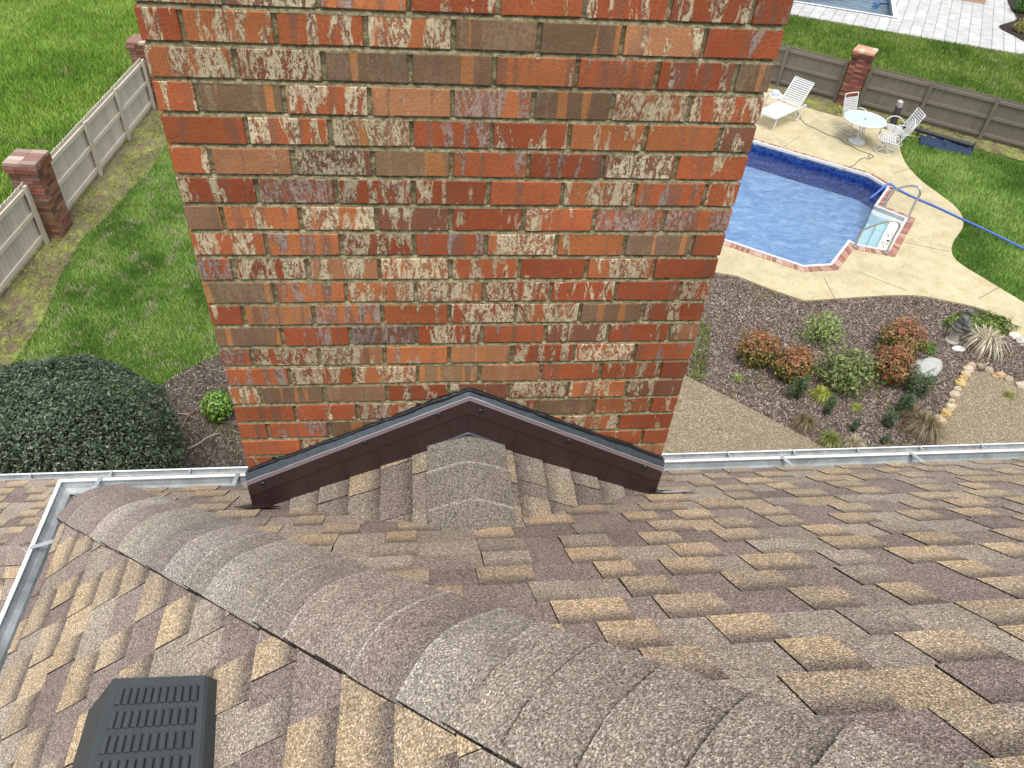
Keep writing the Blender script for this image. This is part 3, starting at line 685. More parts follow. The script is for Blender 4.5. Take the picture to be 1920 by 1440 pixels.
# ------------------------------------------------------------------ roof vent on the left slope
M_VENT = plain("dark_vent_plastic", (.036, .044, .047), .55, .4, 0, .25, 30, .001)
k2 = ZE - T*XE
def onleft(u, v, h): return Vector(onplane(u, v, (-T, 0, 1), k2 + h*SL))
def vent():
    A, B = onleft(212, 1272, .135), onleft(384, 1266, .048)
    Yx = Vector((.006, -1, .0)).normalized()
    ex = (B-A); Lx = ex.length; ex.normalize(); ey = (Yx - ex*Yx.dot(ex)).normalized(); nn = ey.cross(ex)
    if nn.z < 0: nn = -nn
    Ly = .36
    D_, C_ = onleft(160, 1440, .135), onleft(372, 1440, .048); D_ = A+(D_-A)*(Ly/(D_-A).length); C_ = B+(C_-B)*(Ly/(C_-B).length)
    P = lambda a, b, h=0: (A*(1-a)+B*a)*(1-b) + (D_*(1-a)+C_*a)*b + nn*h
    mb = MB()
    # top with a rounded rim and slots
    rim = .004
    def shell(a, b, h): return P(a, b, h)
    # slots: 11 columns x 5 rows; surface built as grid cells
    for i in range(10):
        for j in range(10): mb.face([P(i/10, j/10), P((i+1)/10, j/10), P((i+1)/10, (j+1)/10), P(i/10, (j+1)/10)])
    # border bevel to sides
    def side(a0, b0, a1, b1, da, db, drop):
        p0, p1 = P(a0, b0), P(a1, b1)
        q0, q1 = P(a0, b0, -.006) + ex*da*.006 + ey*db*.006, P(a1, b1, -.006) + ex*da*.006 + ey*db*.006
        mb.face([p0, p1, q1, q0]); 
        def down(p):
            k = (p.z - (k2 + T*p.x))/SL; nrm = n2
            return p - nrm*(k-.004) + ex*da*drop + ey*db*drop
        mb.face([q0, q1, down(q1), down(q0)])
    side(1, 0, 1, 1, 1, 0, -.008)
    G1, G2 = onleft(166, 1332, .03), onleft(133, 1445, .03); G3 = G1 + (G2-G1)*(Ly/(G2-G1).length); B0, C0_ = P(1, 0)-n2*.04, P(1, 1)-n2*.04
    A0, D0 = P(-.02, .0, -.006), P(-.02, 1., -.006); g1, g3 = G1-n2*.028, G3-n2*.028
    mb.face([P(0, 0), P(0, 1), D0, A0]); mb.face([A0, D0, G3, G1]); mb.face([G1, G3, g3, g1])
    mb.face([P(0, 0), A0, G1, g1, B0, P(1, 0)]); mb.face([P(0, 1), D0, G3, g3, C0_, P(1, 1)][::-1])
    body = mb.build('roof_vent', M_VENT, house)
    tag(body, 'dark grey plastic slotted roof vent', None)
    # raised ribs beside recessed slots
    mb = MB(); 
    for r in range(6):
        b0, b1 = .075+r*.160, .075+r*.160+.118
        for c in range(11):
            a0 = .105 + c*.078; sh = -.008*r
            wr = .056; n = 5
            for seg in range(n):
                t0, t1 = seg/n, (seg+1)/n
                h0, h1 = .0065*math.sin(math.pi*t0*.88+.2), .0065*math.sin(math.pi*t1*.88+.2)
                mb.face([P(a0+sh+wr*t0, b0, h0), P(a0+sh+wr*t1, b0, h1), P(a0+sh+wr*t1, b1, h1), P(a0+sh+wr*t0, b1, h0)])
            for bb, s_ in ((b0, -1), (b1, 1)):
                mb.face([P(a0+sh, bb, .0004), P(a0+sh+wr*.25, bb, .006), P(a0+sh+wr*.75, bb, .006), P(a0+sh+wr, bb, .0004)][::s_])
    mb.build('rib', M_VENT, body)
    mb = MB()
    for r in range(6):
        b0, b1 = .075+r*.160, .075+r*.160+.118
        for c in range(11):
            a0 = .105 + c*.078 + .055 - .008*r
            mb.face([P(a0, b0+.004, .0012), P(a0+.014, b0+.004, .0012), P(a0+.014, b1-.004, .0012), P(a0, b1-.004, .0012)])
    mb.build('slot', plain("vent_slot_dark", (.006, .007, .008), .8, .2), body)
    # left louvre flecks
    # flange lying on the shingles
    mb = MB()
    def on(p, h): k = (p.z - (k2 + T*p.x))/SL; return p - n2*(k-h)
    c4 = [on(P(-.10, .01), .008), on(P(.93, .01), .008), on(P(.93, 1.0), .008), on(P(-.10, 1.0), .008)]
    lo = [p-n2*.006 for p in c4]; mb.face(c4)
    for i in range(4): mb.face([lo[i], lo[(i+1) % 4], c4[(i+1) % 4], c4[i]])
    mb.build('flange', M_VENT, body)
vent()

exec_ground = True
# ------------------------------------------------------------------ ground polygons
POOL = [gp(*p) for p in ((1413, 270), (1507, 298), (1576, 318), (1626, 333), (1662, 355))]
ST = [gp(1637, 391), gp(1695, 414), gp(1661, 474), gp(1603, 463)]
NB = [gp(1589, 455), gp(1554, 500), gp(1504, 503), gp(1361, 455)]
pA, pB = np.array(POOL[0]), np.array(POOL[3]); u = (pA-pB)/np.linalg.norm(pA-pB)
farL = tuple(pA + u*6.2); q = np.array(NB[3]); q2 = np.array(NB[2]); ub = (q-q2)/np.linalg.norm(q-q2); nearL = tuple(q + ub*5.5)
HOLE = [farL] + POOL + ST + NB + [nearL]
def offset_poly(poly, d):
    n = len(poly); P = [np.array(p) for p in poly]; out = []
    A = sum(P[i][0]*P[(i+1) % n][1]-P[(i+1) % n][0]*P[i][1] for i in range(n)); s = 1 if A > 0 else -1
    for i in range(n):
        e1 = P[i]-P[i-1]; e2 = P[(i+1) % n]-P[i]; e1 = e1/np.linalg.norm(e1); e2 = e2/np.linalg.norm(e2)
        n1_ = np.array([e1[1], -e1[0]])*s; n2_ = np.array([e2[1], -e2[0]])*s; b = n1_+n2_; b = b/np.linalg.norm(b)
        out.append(tuple(P[i] + b*d/max(.45, b@n1_)))
    return out
def sheet(name, outer, z, mat, holes=(), thick=0, parent=None, kind='structure', label=None):
    bm = bmesh.new(); eds = []
    for loop in [outer]+list(holes):
        vs = [bm.verts.new((p[0], p[1], z)) for p in loop]; eds += [bm.edges.new((vs[i], vs[(i+1) % len(vs)])) for i in range(len(vs))]
    bmesh.ops.triangle_fill(bm, use_beauty=True, use_dissolve=False, edges=eds)
    for f in bm.faces:
        if f.normal.z < 0: f.normal_flip()
    if thick:
        r = bmesh.ops.extrude_edge_only(bm, edges=[e for e in bm.edges if len(e.link_faces) == 1])
        for v in [g for g in r['geom'] if isinstance(g, bmesh.types.BMVert)]: v.co.z = z-thick
    me = bpy.data.meshes.new(name); bm.to_mesh(me); bm.free(); me.materials.append(mat)
    o = bpy.data.objects.new(name, me); COL.objects.link(o); o.parent = parent
    if kind and not parent: o['kind'] = kind
    if label: o['label'] = label
    return o
FP = [gp(1674, 33), gp(1675, -22)]; fpL = gp(1493, 4)
fe = np.array(FP[0])-np.array(fpL); fe = fe/np.linalg.norm(fe); fn = np.array([-fe[1], fe[0]])
fc = np.array(FP[0]); FPOOL = [tuple(fc), tuple(fc+fn*6), tuple(fc+fn*6-fe*12), tuple(fc-fe*12)]
sheet('ground', [(-90, -60), (120, -60), (120, 150), (-90, 150)], GZ-.02, M_LAWN, [HOLE, FPOOL])
# deck
DK_UP = [(1380, 120), (1455, 172), (1490, 195), (1516, 206), (1562, 219), (1625, 236), (1672, 250), (1684, 264), (1687, 285), (1698, 311), (1725, 341), (1757, 365), (1787, 388), (1802, 408), (1803, 430), (1786, 456), (1783, 477), (1798, 497), (1851, 530), (1920, 572), (2010, 628)]
DK_LO = [(2010, 700), (1920, 642), (1884, 617), (1867, 599), (1835, 581), (1782, 569), (1726, 558), (1664, 557), (1570, 563), (1507, 567), (1445, 546), (1382, 521), (1340, 514), (1300, 514)]
up_ = smooth_open([gp(*p) for p in DK_UP[2:]], 5); lo_ = smooth_open([gp(*p) for p in DK_LO[:9]], 5) + [gp(*p) for p in DK_LO[9:]]
farD = tuple(np.array(gp(*DK_UP[1])) + u*8.5); nearD = tuple(np.array(gp(1340, 514)) + ub*6.5)
DECK = [farD, gp(*DK_UP[1])] + up_ + lo_[:-1] + [nearD]
COPE_W = .055; BR_W = .16
cop_in = HOLE; cop_out = offset_poly(HOLE, COPE_W); br_out = offset_poly(HOLE, COPE_W+BR_W)
ZD = GZ+.05
deck = sheet('pool_deck', DECK, ZD, M_DECK, [offset_poly(HOLE, COPE_W+BR_W-.005)], .09)
M_JOINT = plain("deck_joint", (.12, .10, .07), .9)
mb = MB()
for a, b in (((1545, 521), (1567, 563)), ((1700, 455), (1780, 472)), ((1675, 325), (1710, 315)), ((1500, 255), (1470, 275)), ((1835, 560), (1875, 538)), ((1610, 510), (1700, 545))):
    p, q = gp(*a, ZD), gp(*b, ZD); mb.bar((*p, ZD+.002), (*q, ZD+.002), .012, .003)
mb.build('control_joint', M_JOINT, deck)

# pool
pool = empty('swimming_pool', (0, 0, 0)); tag(pool, 'in-ground swimming pool with white coping, red brick border and dark blue liner wall', 'swimming pool')
ZW, ZF = GZ-.13, GZ-.66
mb = MB(); H = HOLE; n = len(H)
step_i = {5, 6, 7, 8}  # indices of the recess corners
for i in range(n):
    if i in (5, 6, 7): continue
    a, b = H[i], H[(i+1) % n]; mb.face([(*a, ZF-.02), (*b, ZF-.02), (*b, GZ+.02), (*a, GZ+.02)])
mb.build('liner_wall', M_LW, pool)
sheet('liner_floor', offset_poly(HOLE, .01), ZF, M_LF, parent=pool)
mb = MB()
for k in range(n):
    a0, a1, b0, b1 = cop_in[k], cop_in[(k+1) % n], cop_out[k], cop_out[(k+1) % n]
    zt = ZD+.035
    mb.face([(*a0, zt), (*a1, zt), (*b1, zt), (*b0, zt)]); mb.face([(*a0, zt-.11), (*a1, zt-.11), (*a1, zt), (*a0, zt)]); mb.face([(*b0, zt-.06), (*b1, zt-.06), (*b1, zt), (*b0, zt)])
mb.build('white_coping', M_WHITE, pool)
mb = MB(); rnd = random.Random(12); 
def rbr(): return rnd.choice([(.27, .11, .08), (.33, .15, .11), (.37, .21, .16), (.24, .12, .10), (.42, .29, .23)])
for k in range(n):
    a0, a1, b0, b1 = [np.array(x) for x in (cop_out[k], cop_out[(k+1) % n], br_out[k], br_out[(k+1) % n])]
    L = max(np.linalg.norm(a1-a0), np.linalg.norm(b1-b0)); m = max(2, int(L/.115)); zt = ZD+.012
    for i in range(m):
        f0, f1 = (i+.09)/m, (i+.91)/m
        P = [a0+(a1-a0)*f0, a0+(a1-a0)*f1, b0+(b1-b0)*f1, b0+(b1-b0)*f0]; c = rbr()
        mb.face([(*p, zt) for p in P], c)
        for j in range(4): mb.face([(*P[j], zt-.03), (*P[(j+1) % 4], zt-.03), (*P[(j+1) % 4], zt), (*P[j], zt)], c)
    mb.face([(*a0, ZD+.004), (*a1, ZD+.004), (*b1, ZD+.004), (*b0, ZD+.004)], (.45, .38, .28))
mb.build('brick_border', M_PIER, pool)
# steps in the recess (white fibreglass)
tl, tr_, br_, bl = [np.array(p) for p in ST]
M_STEP = NT("white_fibreglass"); pp = M_STEP.pos(); M_STEP = M_STEP.fin(M_STEP.ramp(M_STEP.noise(pp, 3.5, 4), [(.4, (.80, .83, .80)), (.7, (.70, .77, .74))]), .3, .5)
mb = MB()
def quad_at(f0, f1, z0, z1):
    # f: 0 at the house-far side (outer wall) to 1 at the pool
    a, b = tr_+(tl-tr_)*f0, br_+(bl-br_)*f0; c, d = br_+(bl-br_)*f1, tr_+(tl-tr_)*f1
    mb.prism([tuple(a), tuple(b), tuple(c), tuple(d)], z0, z1)
quad_at(.0, .36, ZF, GZ-.10)
for a, b in ((tl, tr_), (tr_, br_), (br_, bl)): mb.face([(*a, ZF), (*b, ZF), (*b, GZ+.07), (*a, GZ+.07)])
mb.build('entry_steps', M_STEP, pool)
mb = MB(); quad_at(.361, .68, ZF, GZ-.28); quad_at(.681, 1.0, ZF, GZ-.42); mb.build('submerged_steps', plain('water_tinted_fibreglass', (.46, .58, .54), .5, .3, 0, .18, 4), pool)  # green tint of the water above put into the white steps' colour
mb = MB(); rnd = random.Random(8)
for i in range(34):
    f, g_ = rnd.uniform(.06, .32), rnd.uniform(.35, .92); p = (tr_+(tl-tr_)*f)*(1-g_) + (br_+(bl-br_)*f)*g_
    mb.box((*p, GZ-.095), (rnd.uniform(.02, .07), rnd.uniform(.01, .04), .006), Matrix.Rotation(rnd.uniform(0, 3), 3, 'Z'), col=rnd.choice([(.25, .17, .10), (.12, .10, .08), (.42, .33, .22)]))
tag(mb.build('leaf_litter', M_ATTR, pool), kind='stuff')
wt = sheet('pool_water', offset_poly(HOLE, -.004), ZW, M_WATER); tag(wt, kind='structure')
def rail(a, b, hgt, name_label):
    """grab rail: a low foot by the water, b high foot"""
    a, b = Vector((*a, ZD)), Vector((*b, ZD)); r = empty('pool_handrail', a); tag(r, name_label, 'handrail', 'handrails at the pool steps')
    d = b-a; pts = [Vector((0, 0, .0)), Vector((0, 0, hgt*.45)), d*.10+Vector((0, 0, hgt*.62)), d*.55+Vector((0, 0, hgt*.92)), d*.88+Vector((0, 0, hgt)), d*1.02+Vector((0, 0, hgt*.86)), d+Vector((0, 0, hgt*.55)), d]
    mb = MB(); mb.tube(smooth_open(pts, 5), .026, 10); mb.build('rail', M_STEEL, r, smooth=True)
    for p in (Vector((0, 0, 0)), d):
        mb = MB(); mb.lathe([(.065, .012), (.06, .03), (.03, .035)], c=p, n=16); mb.build('flange', M_STEEL, r)
rail(gp(1656, 391), gp(1700, 414), .80, 'bent steel pool handrail on the far side of the white steps')
rail(gp(1601, 467), gp(1660, 479), .80, 'bent steel pool handrail on the near side of the white steps')

# other ground covers
GARDEN = [gp(*p) for p in ((1240, 520), (1340, 508), (1382, 515), (1445, 541), (1507, 562), (1570, 558), (1664, 551), (1726, 552), (1782, 562), (1835, 575), (1867, 594), (1884, 611), (1920, 637), (2010, 690), (2010, 800), (2010, 960), (1500, 960), (1200, 960), (1200, 600))]
mulch = sheet('mulch_bed', GARDEN, GZ+.008, M_MULCH)
AG1 = [gp(*p) for p in ((1286, 708), (1318, 722), (1355, 742), (1417, 773), (1480, 806), (1537, 837), (1640, 900), (1640, 1010), (1100, 1010), (1100, 640), (1240, 690))]
AG2 = [gp(*p) for p in ((1812, 702), (1826, 697), (1860, 702), (1890, 712), (1925, 730), (2100, 820), (2100, 1000), (1740, 1000), (1752, 860), (1755, 805), (1758, 785), (1780, 750))]
sheet('aggregate_patio', AG1, GZ+.03, M_AGG, thick=.05); sheet('aggregate_path', AG2, GZ+.03, M_AGG, thick=.05)
FA, FB = np.array(gp(92, 452)), np.array(gp(243, 262)); fd = (FB-FA)/np.linalg.norm(FB-FA); FN0, FN1 = FA-fd*9, FB+fd*16
LAWN_EDGE = [(330, 235), (313, 267), (280, 320), (237, 363), (200, 407), (157, 443), (133, 483), (113, 517), (83, 593), (40, 657), (0, 713), (-90, 800)]
LE = smooth_open([gp(*p) for p in LAWN_EDGE], 3); LE[0] = tuple(np.array(LE[0])+fd*14)
MOSS = [tuple(FN1+np.array([-.4, 0]))] + LE + [tuple(FN0+np.array([-.4, 0]))]
sheet('mossy_soil_strip', MOSS, GZ-.008, M_MOSS)
LM = [(480, 590), (440, 640), (410, 664), (385, 676), (350, 690), (320, 708), (296, 730), (200, 770), (100, 800), (-60, 850), (-200, 930), (-200, 1080), (560, 1080), (560, 800)]
LMP = [gp(*p) for p in LM]; sheet('soil_bed', LMP, GZ-.004, m_mulch("soil_bed_mulch", .72))
RB = [np.array(gp(*p)) for p in ((1457, 161), (1568, 184), (1613, 195), (1721, 222), (1836, 261), (1920, 290))]
c0, c1 = RB[0], RB[4]; rd = (c1-c0)/np.linalg.norm(c1-c0); rn = np.array([rd[1], -rd[0]]); rn = rn if rn@(-c0) > 0 else -rn
RS = [tuple(c0-rd*12-rn*.35), tuple(c1+rd*12-rn*.35), tuple(c1+rd*12+rn*.9), tuple(c1+rn*.75), tuple((c0+c1)/2+rn*1.5), tuple(c0+rn*1.9), tuple(c0-rd*12+rn*1.9)]
sheet('mossy_fence_strip', RS, GZ-.007, M_MOSS)
# far patio
PAV = [gp(*p) for p in ((1300, -30), (1484, 28), (1560, 41), (1640, 55), (1760, 76), (1920, 103), (2060, 128), (2060, -60))]
pv = list(PAV); far_dir = (np.array(PAV[0])-np.array(PAV[5])); 
PAVP = [pv[0], pv[1], pv[2], pv[3], pv[4], pv[5], pv[6], tuple(np.array(pv[6])+fn*25), tuple(np.array(pv[0])+fn*25)]
sheet('far_patio', PAVP, GZ+.02, M_PAVER, [FPOOL], .05)
fpool = empty('far_swimming_pool', (0, 0, 0)); tag(fpool, 'rectangular neighbouring pool with white edge in a pale paver patio', 'swimming pool')
mb = MB(); fo = offset_poly(FPOOL, .18)
for k in range(4):
    a, b = FPOOL[k], FPOOL[(k+1) % 4]; mb.face([(*a, GZ-1.0), (*b, GZ-1.0), (*b, GZ+.03), (*a, GZ+.03)], (.10, .18, .24))
mb.face([(*p, GZ-.9) for p in FPOOL], (.08, .17, .24)); mb.build('basin', attr_mat("far_basin", .6, .3, .3, 1.2), fpool)
mb = MB()
for k in range(4):
    a0, a1, b0, b1 = FPOOL[k], FPOOL[(k+1) % 4], fo[k], fo[(k+1) % 4]
    mb.face([(*a0, GZ+.05), (*a1, GZ+.05), (*b1, GZ+.05), (*b0, GZ+.05)]); mb.face([(*a0, GZ-.08), (*a1, GZ-.08), (*a1, GZ+.05), (*a0, GZ+.05)])
mb.build('coping', M_WHITE, fpool)
fw = sheet('far_pool_water', offset_poly(FPOOL, -.004), GZ-.16, M_WATER)

# ------------------------------------------------------------------ grass blades, chips
def blades(name, P, h, wd, cols, label, cat, z=GZ-.02):
    n = len(P); a = RNG.random(n)*2*np.pi; ln = h*(.6+.8*RNG.random(n)); lean = RNG.random((n, 2))*2-1
    base = np.c_[P, np.full(n, z)]; side = np.c_[np.cos(a), np.sin(a), np.zeros(n)]*(wd*(.6+.8*RNG.random(n)))[:, None]
    tip = base + np.c_[lean*ln[:, None]*.8, ln]
    V = np.stack([base-side, base+side, tip], 1); return tag(np_mesh(name, V, 3, cols, M_GRASS), label, cat, kind='stuff')
def fbm(P, s, seed=0):
    return np.array([mnoise.fractal(Vector((x*s+seed, y*s, seed)), 1.0, 2.0, 4) for x, y in P])
def gcol(P, pal, s, seed, straw=None, thr=.55, amp=.55):
    f = fbm(P, s, seed)*amp*1.6 + .5 + RNG.normal(0, .20, len(P)); f = np.clip(f, 0, .999)*(len(pal)-1); i = f.astype(int); t = (f-i)[:, None]; pal = np.array(pal)
    c = pal[i]*(1-t)+pal[np.minimum(i+1, len(pal)-1)]*t
    if straw is not None:
        g = fbm(P, s*4.5, seed+50); k = g + RNG.normal(0, .16, len(P)) > thr; c[k] = np.array(straw)*(.7+.6*RNG.random((k.sum(), 1)))
    return c
GREEN = [(.085, .17, .03), (.17, .31, .055), (.26, .41, .085), (.38, .49, .15)]
BRIGHT = [(.12, .23, .03), (.20, .34, .045), (.27, .42, .065), (.35, .48, .11)]
lawnL = [tuple(LE[-1])] + [tuple(x) for x in LE[::-1]] + [gp(520, 120), gp(560, 560)] + LMP[:10]
LAWNL = [p for p in LE] + [gp(-90, 870)] + [LMP[i] for i in (9, 8, 7, 6, 5, 4, 3, 2, 1, 0)] + [gp(520, 500), tuple(np.array(gp(520, 200)))]
P = pts_in(LAWNL, 2600, jit_=.10)
blades('left_lawn_grass', P, .07, .006, gcol(P, GREEN, .9, 3, (.42, .40, .25), .40), 'green lawn with straw patches between the left fence and the soil bed', 'grass')
side = -np.array([fd[1], -fd[0]]); side = side if side[0] < 0 else -side
FLD = [tuple(FN0+side*.25), tuple(FN1+side*.25), tuple(FN1+side*25), tuple(FN0+side*25)]
P = pts_in(FLD, 700)
blades('field_grass', P, .11, .011, gcol(P, BRIGHT, .35, 9, (.24, .26, .10), .62), 'bright green lawn beyond the left fence', 'grass')
LR_ = [tuple(x) for x in up_[8:]] + [gp(2010, 640), tuple(np.array(gp(2010, 640))+rd*3), tuple(c1+rd*8+rn*1.2), tuple(c1+rn*.95), tuple((c0+c1)/2+rn*1.7)]
P = pts_in(LR_, 1500, avoid=[DECK], jit_=.03)
blades('right_lawn_grass', P, .07, .008, gcol(P, GREEN, .5, 21, (.24, .27, .10), .62), 'dense green lawn right of the pool deck', 'grass')
FL2 = [tuple(c0-rd*6-rn*.15), tuple(c1+rd*10-rn*.15)] + PAVP[1:7][::-1]
P = pts_in(FL2, 420, avoid=[PAVP])
blades('far_lawn_grass', P, .10, .014, gcol(P, [(.07, .14, .018), (.12, .21, .028), (.20, .28, .05), (.28, .34, .09)], .45, 33, (.27, .29, .12), .5), 'mown lawn strip between right fence and pale patio', 'grass')
P = pts_in(MOSS, 700, jit_=.12); k = fbm(P, 1.3, 5) > -.05; P = P[k]
blades('strip_weeds', P, .055, .012, gcol(P, [(.14, .18, .04), (.24, .29, .05), (.36, .40, .09), (.16, .13, .07)], 1.5, 4), 'yellow green moss and weeds on the soil strip along the left fence', 'weeds')
P = pts_in(RS, 350, jit_=.12); P = P[fbm(P, .9, 15) > -.1]
blades('fence_strip_weeds', P, .06, .013, gcol(P, [(.09, .11, .02), (.17, .20, .035), (.22, .26, .05)], 1.5, 4), 'olive weeds along the foot of the right fence', 'weeds')
def chips(name, poly, dens, avoid, pal, label, cat, size=(.022, .005), z=GZ+.012):
    P = pts_in(poly, dens, avoid); n = len(P); a = RNG.random(n)*2*np.pi; L = size[0]*(.5+RNG.random(n)); Wd = size[1]*(.5+RNG.random(n))
    t = RNG.normal(0, .35, (n, 2)); x = np.c_[np.cos(a), np.sin(a), t[:, 0]]*L[:, None]; y = np.c_[-np.sin(a), np.cos(a), t[:, 1]]*Wd[:, None]
    c = np.c_[P, z+.012*RNG.random(n)]; V = np.stack([c-x-y, c+x-y, c+x+y, c-x+y], 1)
    pal = np.array(pal); cc = pal[RNG.integers(0, len(pal), n)]*(.7+.6*RNG.random((n, 1)))
    return tag(np_mesh(name, V, 4, cc, M_CHIP), label, cat, kind='stuff')
MP = [(.30, .24, .20), (.13, .095, .078), (.15, .112, .092), (.20, .155, .132), (.27, .215, .185), (.42, .36, .32), (.07, .048, .04), (.12, .085, .068)]
chips('mulch_chips', GARDEN, 1800, [AG1, AG2], MP, 'brown bark mulch chips covering the garden bed', 'mulch')
chips('soil_chips', LMP, 350, [], [(.08, .065, .05), (.13, .11, .09), (.22, .19, .15), (.30, .27, .2)], 'twigs and bark bits on the soil bed by the hedge', 'mulch')
P = pts_in(LMP, 260, jit_=.15); P = P[fbm(P, 1.2, 44) > .06]
blades('soil_bed_weeds', P, .05, .012, gcol(P, [(.12, .16, .03), (.22, .27, .05), (.26, .26, .1)], 1.5, 4), 'pale green weeds on the soil bed beside the hedge', 'weeds', GZ)
P = pts_in(GARDEN, 160, [AG1, AG2]); P = P[fbm(P, 1.1, 80) > .26]
blades('garden_weeds', P, .05, .016, gcol(P, [(.10, .15, .03), (.20, .25, .04), (.32, .36, .08)], 1.5, 4), 'small yellow green weeds scattered over the mulch bed', 'weeds', GZ+.01)

# ------------------------------------------------------------------ leaf clouds
def leafcloud(n, center, rad, size, pal, shell=.82, bottom=-1, asp=.45, up=.3, lump=.12, seed=0, kind='ell', power=2.0):
    """returns polygons (n,4,3) and colours (n,3): folded-lozenge leaves over a lumpy ellipsoid"""
    r = np.random.default_rng(seed+1); d = r.normal(0, 1, (n, 3)); d /= np.linalg.norm(d, axis=1)[:, None]
    d[:, 2] = np.where(d[:, 2] < bottom, -d[:, 2], d[:, 2])
    rr = shell + (1-shell)*r.random(n)**.6
    lum = np.array([mnoise.noise(Vector(tuple(x*2.3+seed))) for x in d])*lump + np.array([mnoise.noise(Vector(tuple(x*6+seed))) for x in d])*lump*.6
    rr = np.where(r.random(n) < .012, rr*r.uniform(1.02, 1.12, n), rr)
    c = np.array(center) + d*(rr*(1+lum))[:, None]*np.array(rad)
    nrm = d + r.normal(0, .55, (n, 3)); nrm[:, 2] += up; nrm /= np.linalg.norm(nrm, axis=1)[:, None]
    t = np.cross(nrm, r.normal(0, 1, (n, 3))); t /= np.linalg.norm(t, axis=1)[:, None]; b = np.cross(nrm, t)
    s = size*(.6+.8*r.random(n))[:, None]; V = np.stack([c-t*s, c-b*s*asp+nrm*s*.12, c+t*s, c+b*s*asp+nrm*s*.12], 1)
    pal = np.array(pal); cc = pal[r.integers(0, len(pal), n)]*(.6+.8*r.random((n, 1)))
    return V, cc
def core(name, c, rad, col, parent, seed=0):
    mb = MB(); n, m = 16, 10; c = Vector(c)
    def p(i, j):
        th = math.pi*j/m; a = 2*math.pi*i/n; d = Vector((math.sin(th)*math.cos(a), math.sin(th)*math.sin(a), math.cos(th)))
        k = 1+.12*mnoise.noise(d*2.3+Vector((seed,)*3)); return c + Vector((d.x*rad[0]*k, d.y*rad[1]*k, max(-c.z+.0, d.z*rad[2]*k)))
    for j in range(m):
        for i in range(n): mb.face([p(i, j+1), p(i+1, j+1), p(i+1, j), p(i, j)], col)
    return mb.build(name, M_LEAF, parent)
def shrub(name, px, rad, n, size, pal, label, cat, group=None, glossy=False, corecol=(.012, .02, .008), shell=.75, height_c=None, asp=.45, lump=.14, seed=0, z=GZ, twigs=0, openc=False, top=None):
    x, y = px if isinstance(px[0], float) else gp(*px); hc = height_c if height_c is not None else rad[2]*.85
    r = empty(name, (x, y, z)); tag(r, label, cat, group)
    V, c = leafcloud(n, (0, 0, hc), rad, size, pal, shell, -.85, asp, .3, lump, seed)
    V[:, :, 2] = np.maximum(V[:, :, 2], .005)
    if top:
        rg = np.random.default_rng(seed+9); hz_ = V[:, 0, 2]/(hc+rad[2]); k = rg.random(len(V)) < np.clip((hz_-.35)*1.7, .04, .92); tp_ = np.array(top); c[k] = tp_[rg.integers(0, len(tp_), k.sum())]*(.7+.6*rg.random((k.sum(), 1)))
    np_mesh('foliage', V, 4, c, M_GLOSSLEAF if glossy else M_LEAF, r)
    if not openc: core('inner_branches', (0, 0, hc), [k*.8*shell for k in rad], corecol, r, seed)
    mb = MB(); rnd = random.Random(seed+3)
    for i in range(max(5, twigs)):
        a = rnd.uniform(0, 6.28); q = rnd.uniform(.3, .85)
        mb.tube([(0, 0, 0), (math.cos(a)*rad[0]*q*.5, math.sin(a)*rad[1]*q*.5, hc*.6), (math.cos(a)*rad[0]*q, math.sin(a)*rad[1]*q, hc*1.2)], [.012, .008, .003], 5, (.10, .07, .05))
    mb.build('stems', M_ATTR, r); return r
# big clipped hedge, left
def proj(p):
    d = np.array(p)-CAM; wv = d@CC; return 960+FPX*(d@CA)/wv, 720-FPX*(d@CB)/wv
HC = gp(172, 940); hr = (1.42, 1.35, 1.32)
h = shrub('clipped_holly_bush', (HC[0], HC[1]), hr, 64000, .025, [(.02, .038, .018), (.040, .066, .030), (.062, .095, .046), (.10, .135, .08)], 'large round clipped dark evergreen bush behind the left gutter', 'bush', glossy=True, corecol=(.006, .010, .005), shell=.88, height_c=1.0, lump=.085, seed=2, asp=.42)
# small shrub by the chimney
shrub('small_evergreen_shrub', (412, 782), (.24, .24, .27), 1500, .030, [(.08, .17, .02), (.13, .25, .03), (.18, .31, .05)], 'small bright green shrub on soil left of the chimney', 'shrub', seed=5, shell=.5)
ND = [(.08, .11, .025), (.13, .16, .035), (.24, .20, .05), (.30, .17, .05)]; NT_ = [(.32, .13, .05), (.34, .17, .06), (.30, .09, .055), (.26, .20, .06), (.36, .11, .085)]
for (px, rad, lab, sd_, w_) in (((1415, 676), (.36, .34, .32), 'round red and orange shrub nearest the chimney', 31, ND), ((1480, 708), (.34, .32, .32), 'red and orange shrub beside the tall dark conifer, second from the chimney', 32, ND),
                           ((1677, 662), (.42, .38, .38), 'largest red orange shrub, at the top of the garden bed', 33, ND), ((1663, 712), (.34, .32, .36), 'deep red shrub left of the grey rock', 34, ND+[(.34, .07, .06)])):
    shrub('heavenly_bamboo', px, [k*1.08 for k in rad], 3400, .026, w_, lab, 'shrub', 'red and orange shrubs in the mulch bed', seed=sd_, top=NT_, corecol=(.05, .035, .015), shell=.55, lump=.42)
shrub('spreading_shrub', (1575, 722), (.56, .50, .40), 3600, .030, [(.10, .15, .04), (.15, .22, .055), (.21, .28, .08), (.17, .14, .07)], 'wide loose green brown shrub in the middle of the garden bed', 'shrub', seed=41, corecol=(.06, .06, .03), shell=.3, lump=.5)
shrub('airy_shrub', (1536, 640), (.44, .40, .36), 900, .028, [(.18, .27, .06), (.24, .33, .08)], 'pale green see-through shrub below the pool corner', 'shrub', seed=43, shell=.2, openc=True, twigs=16, lump=.3)
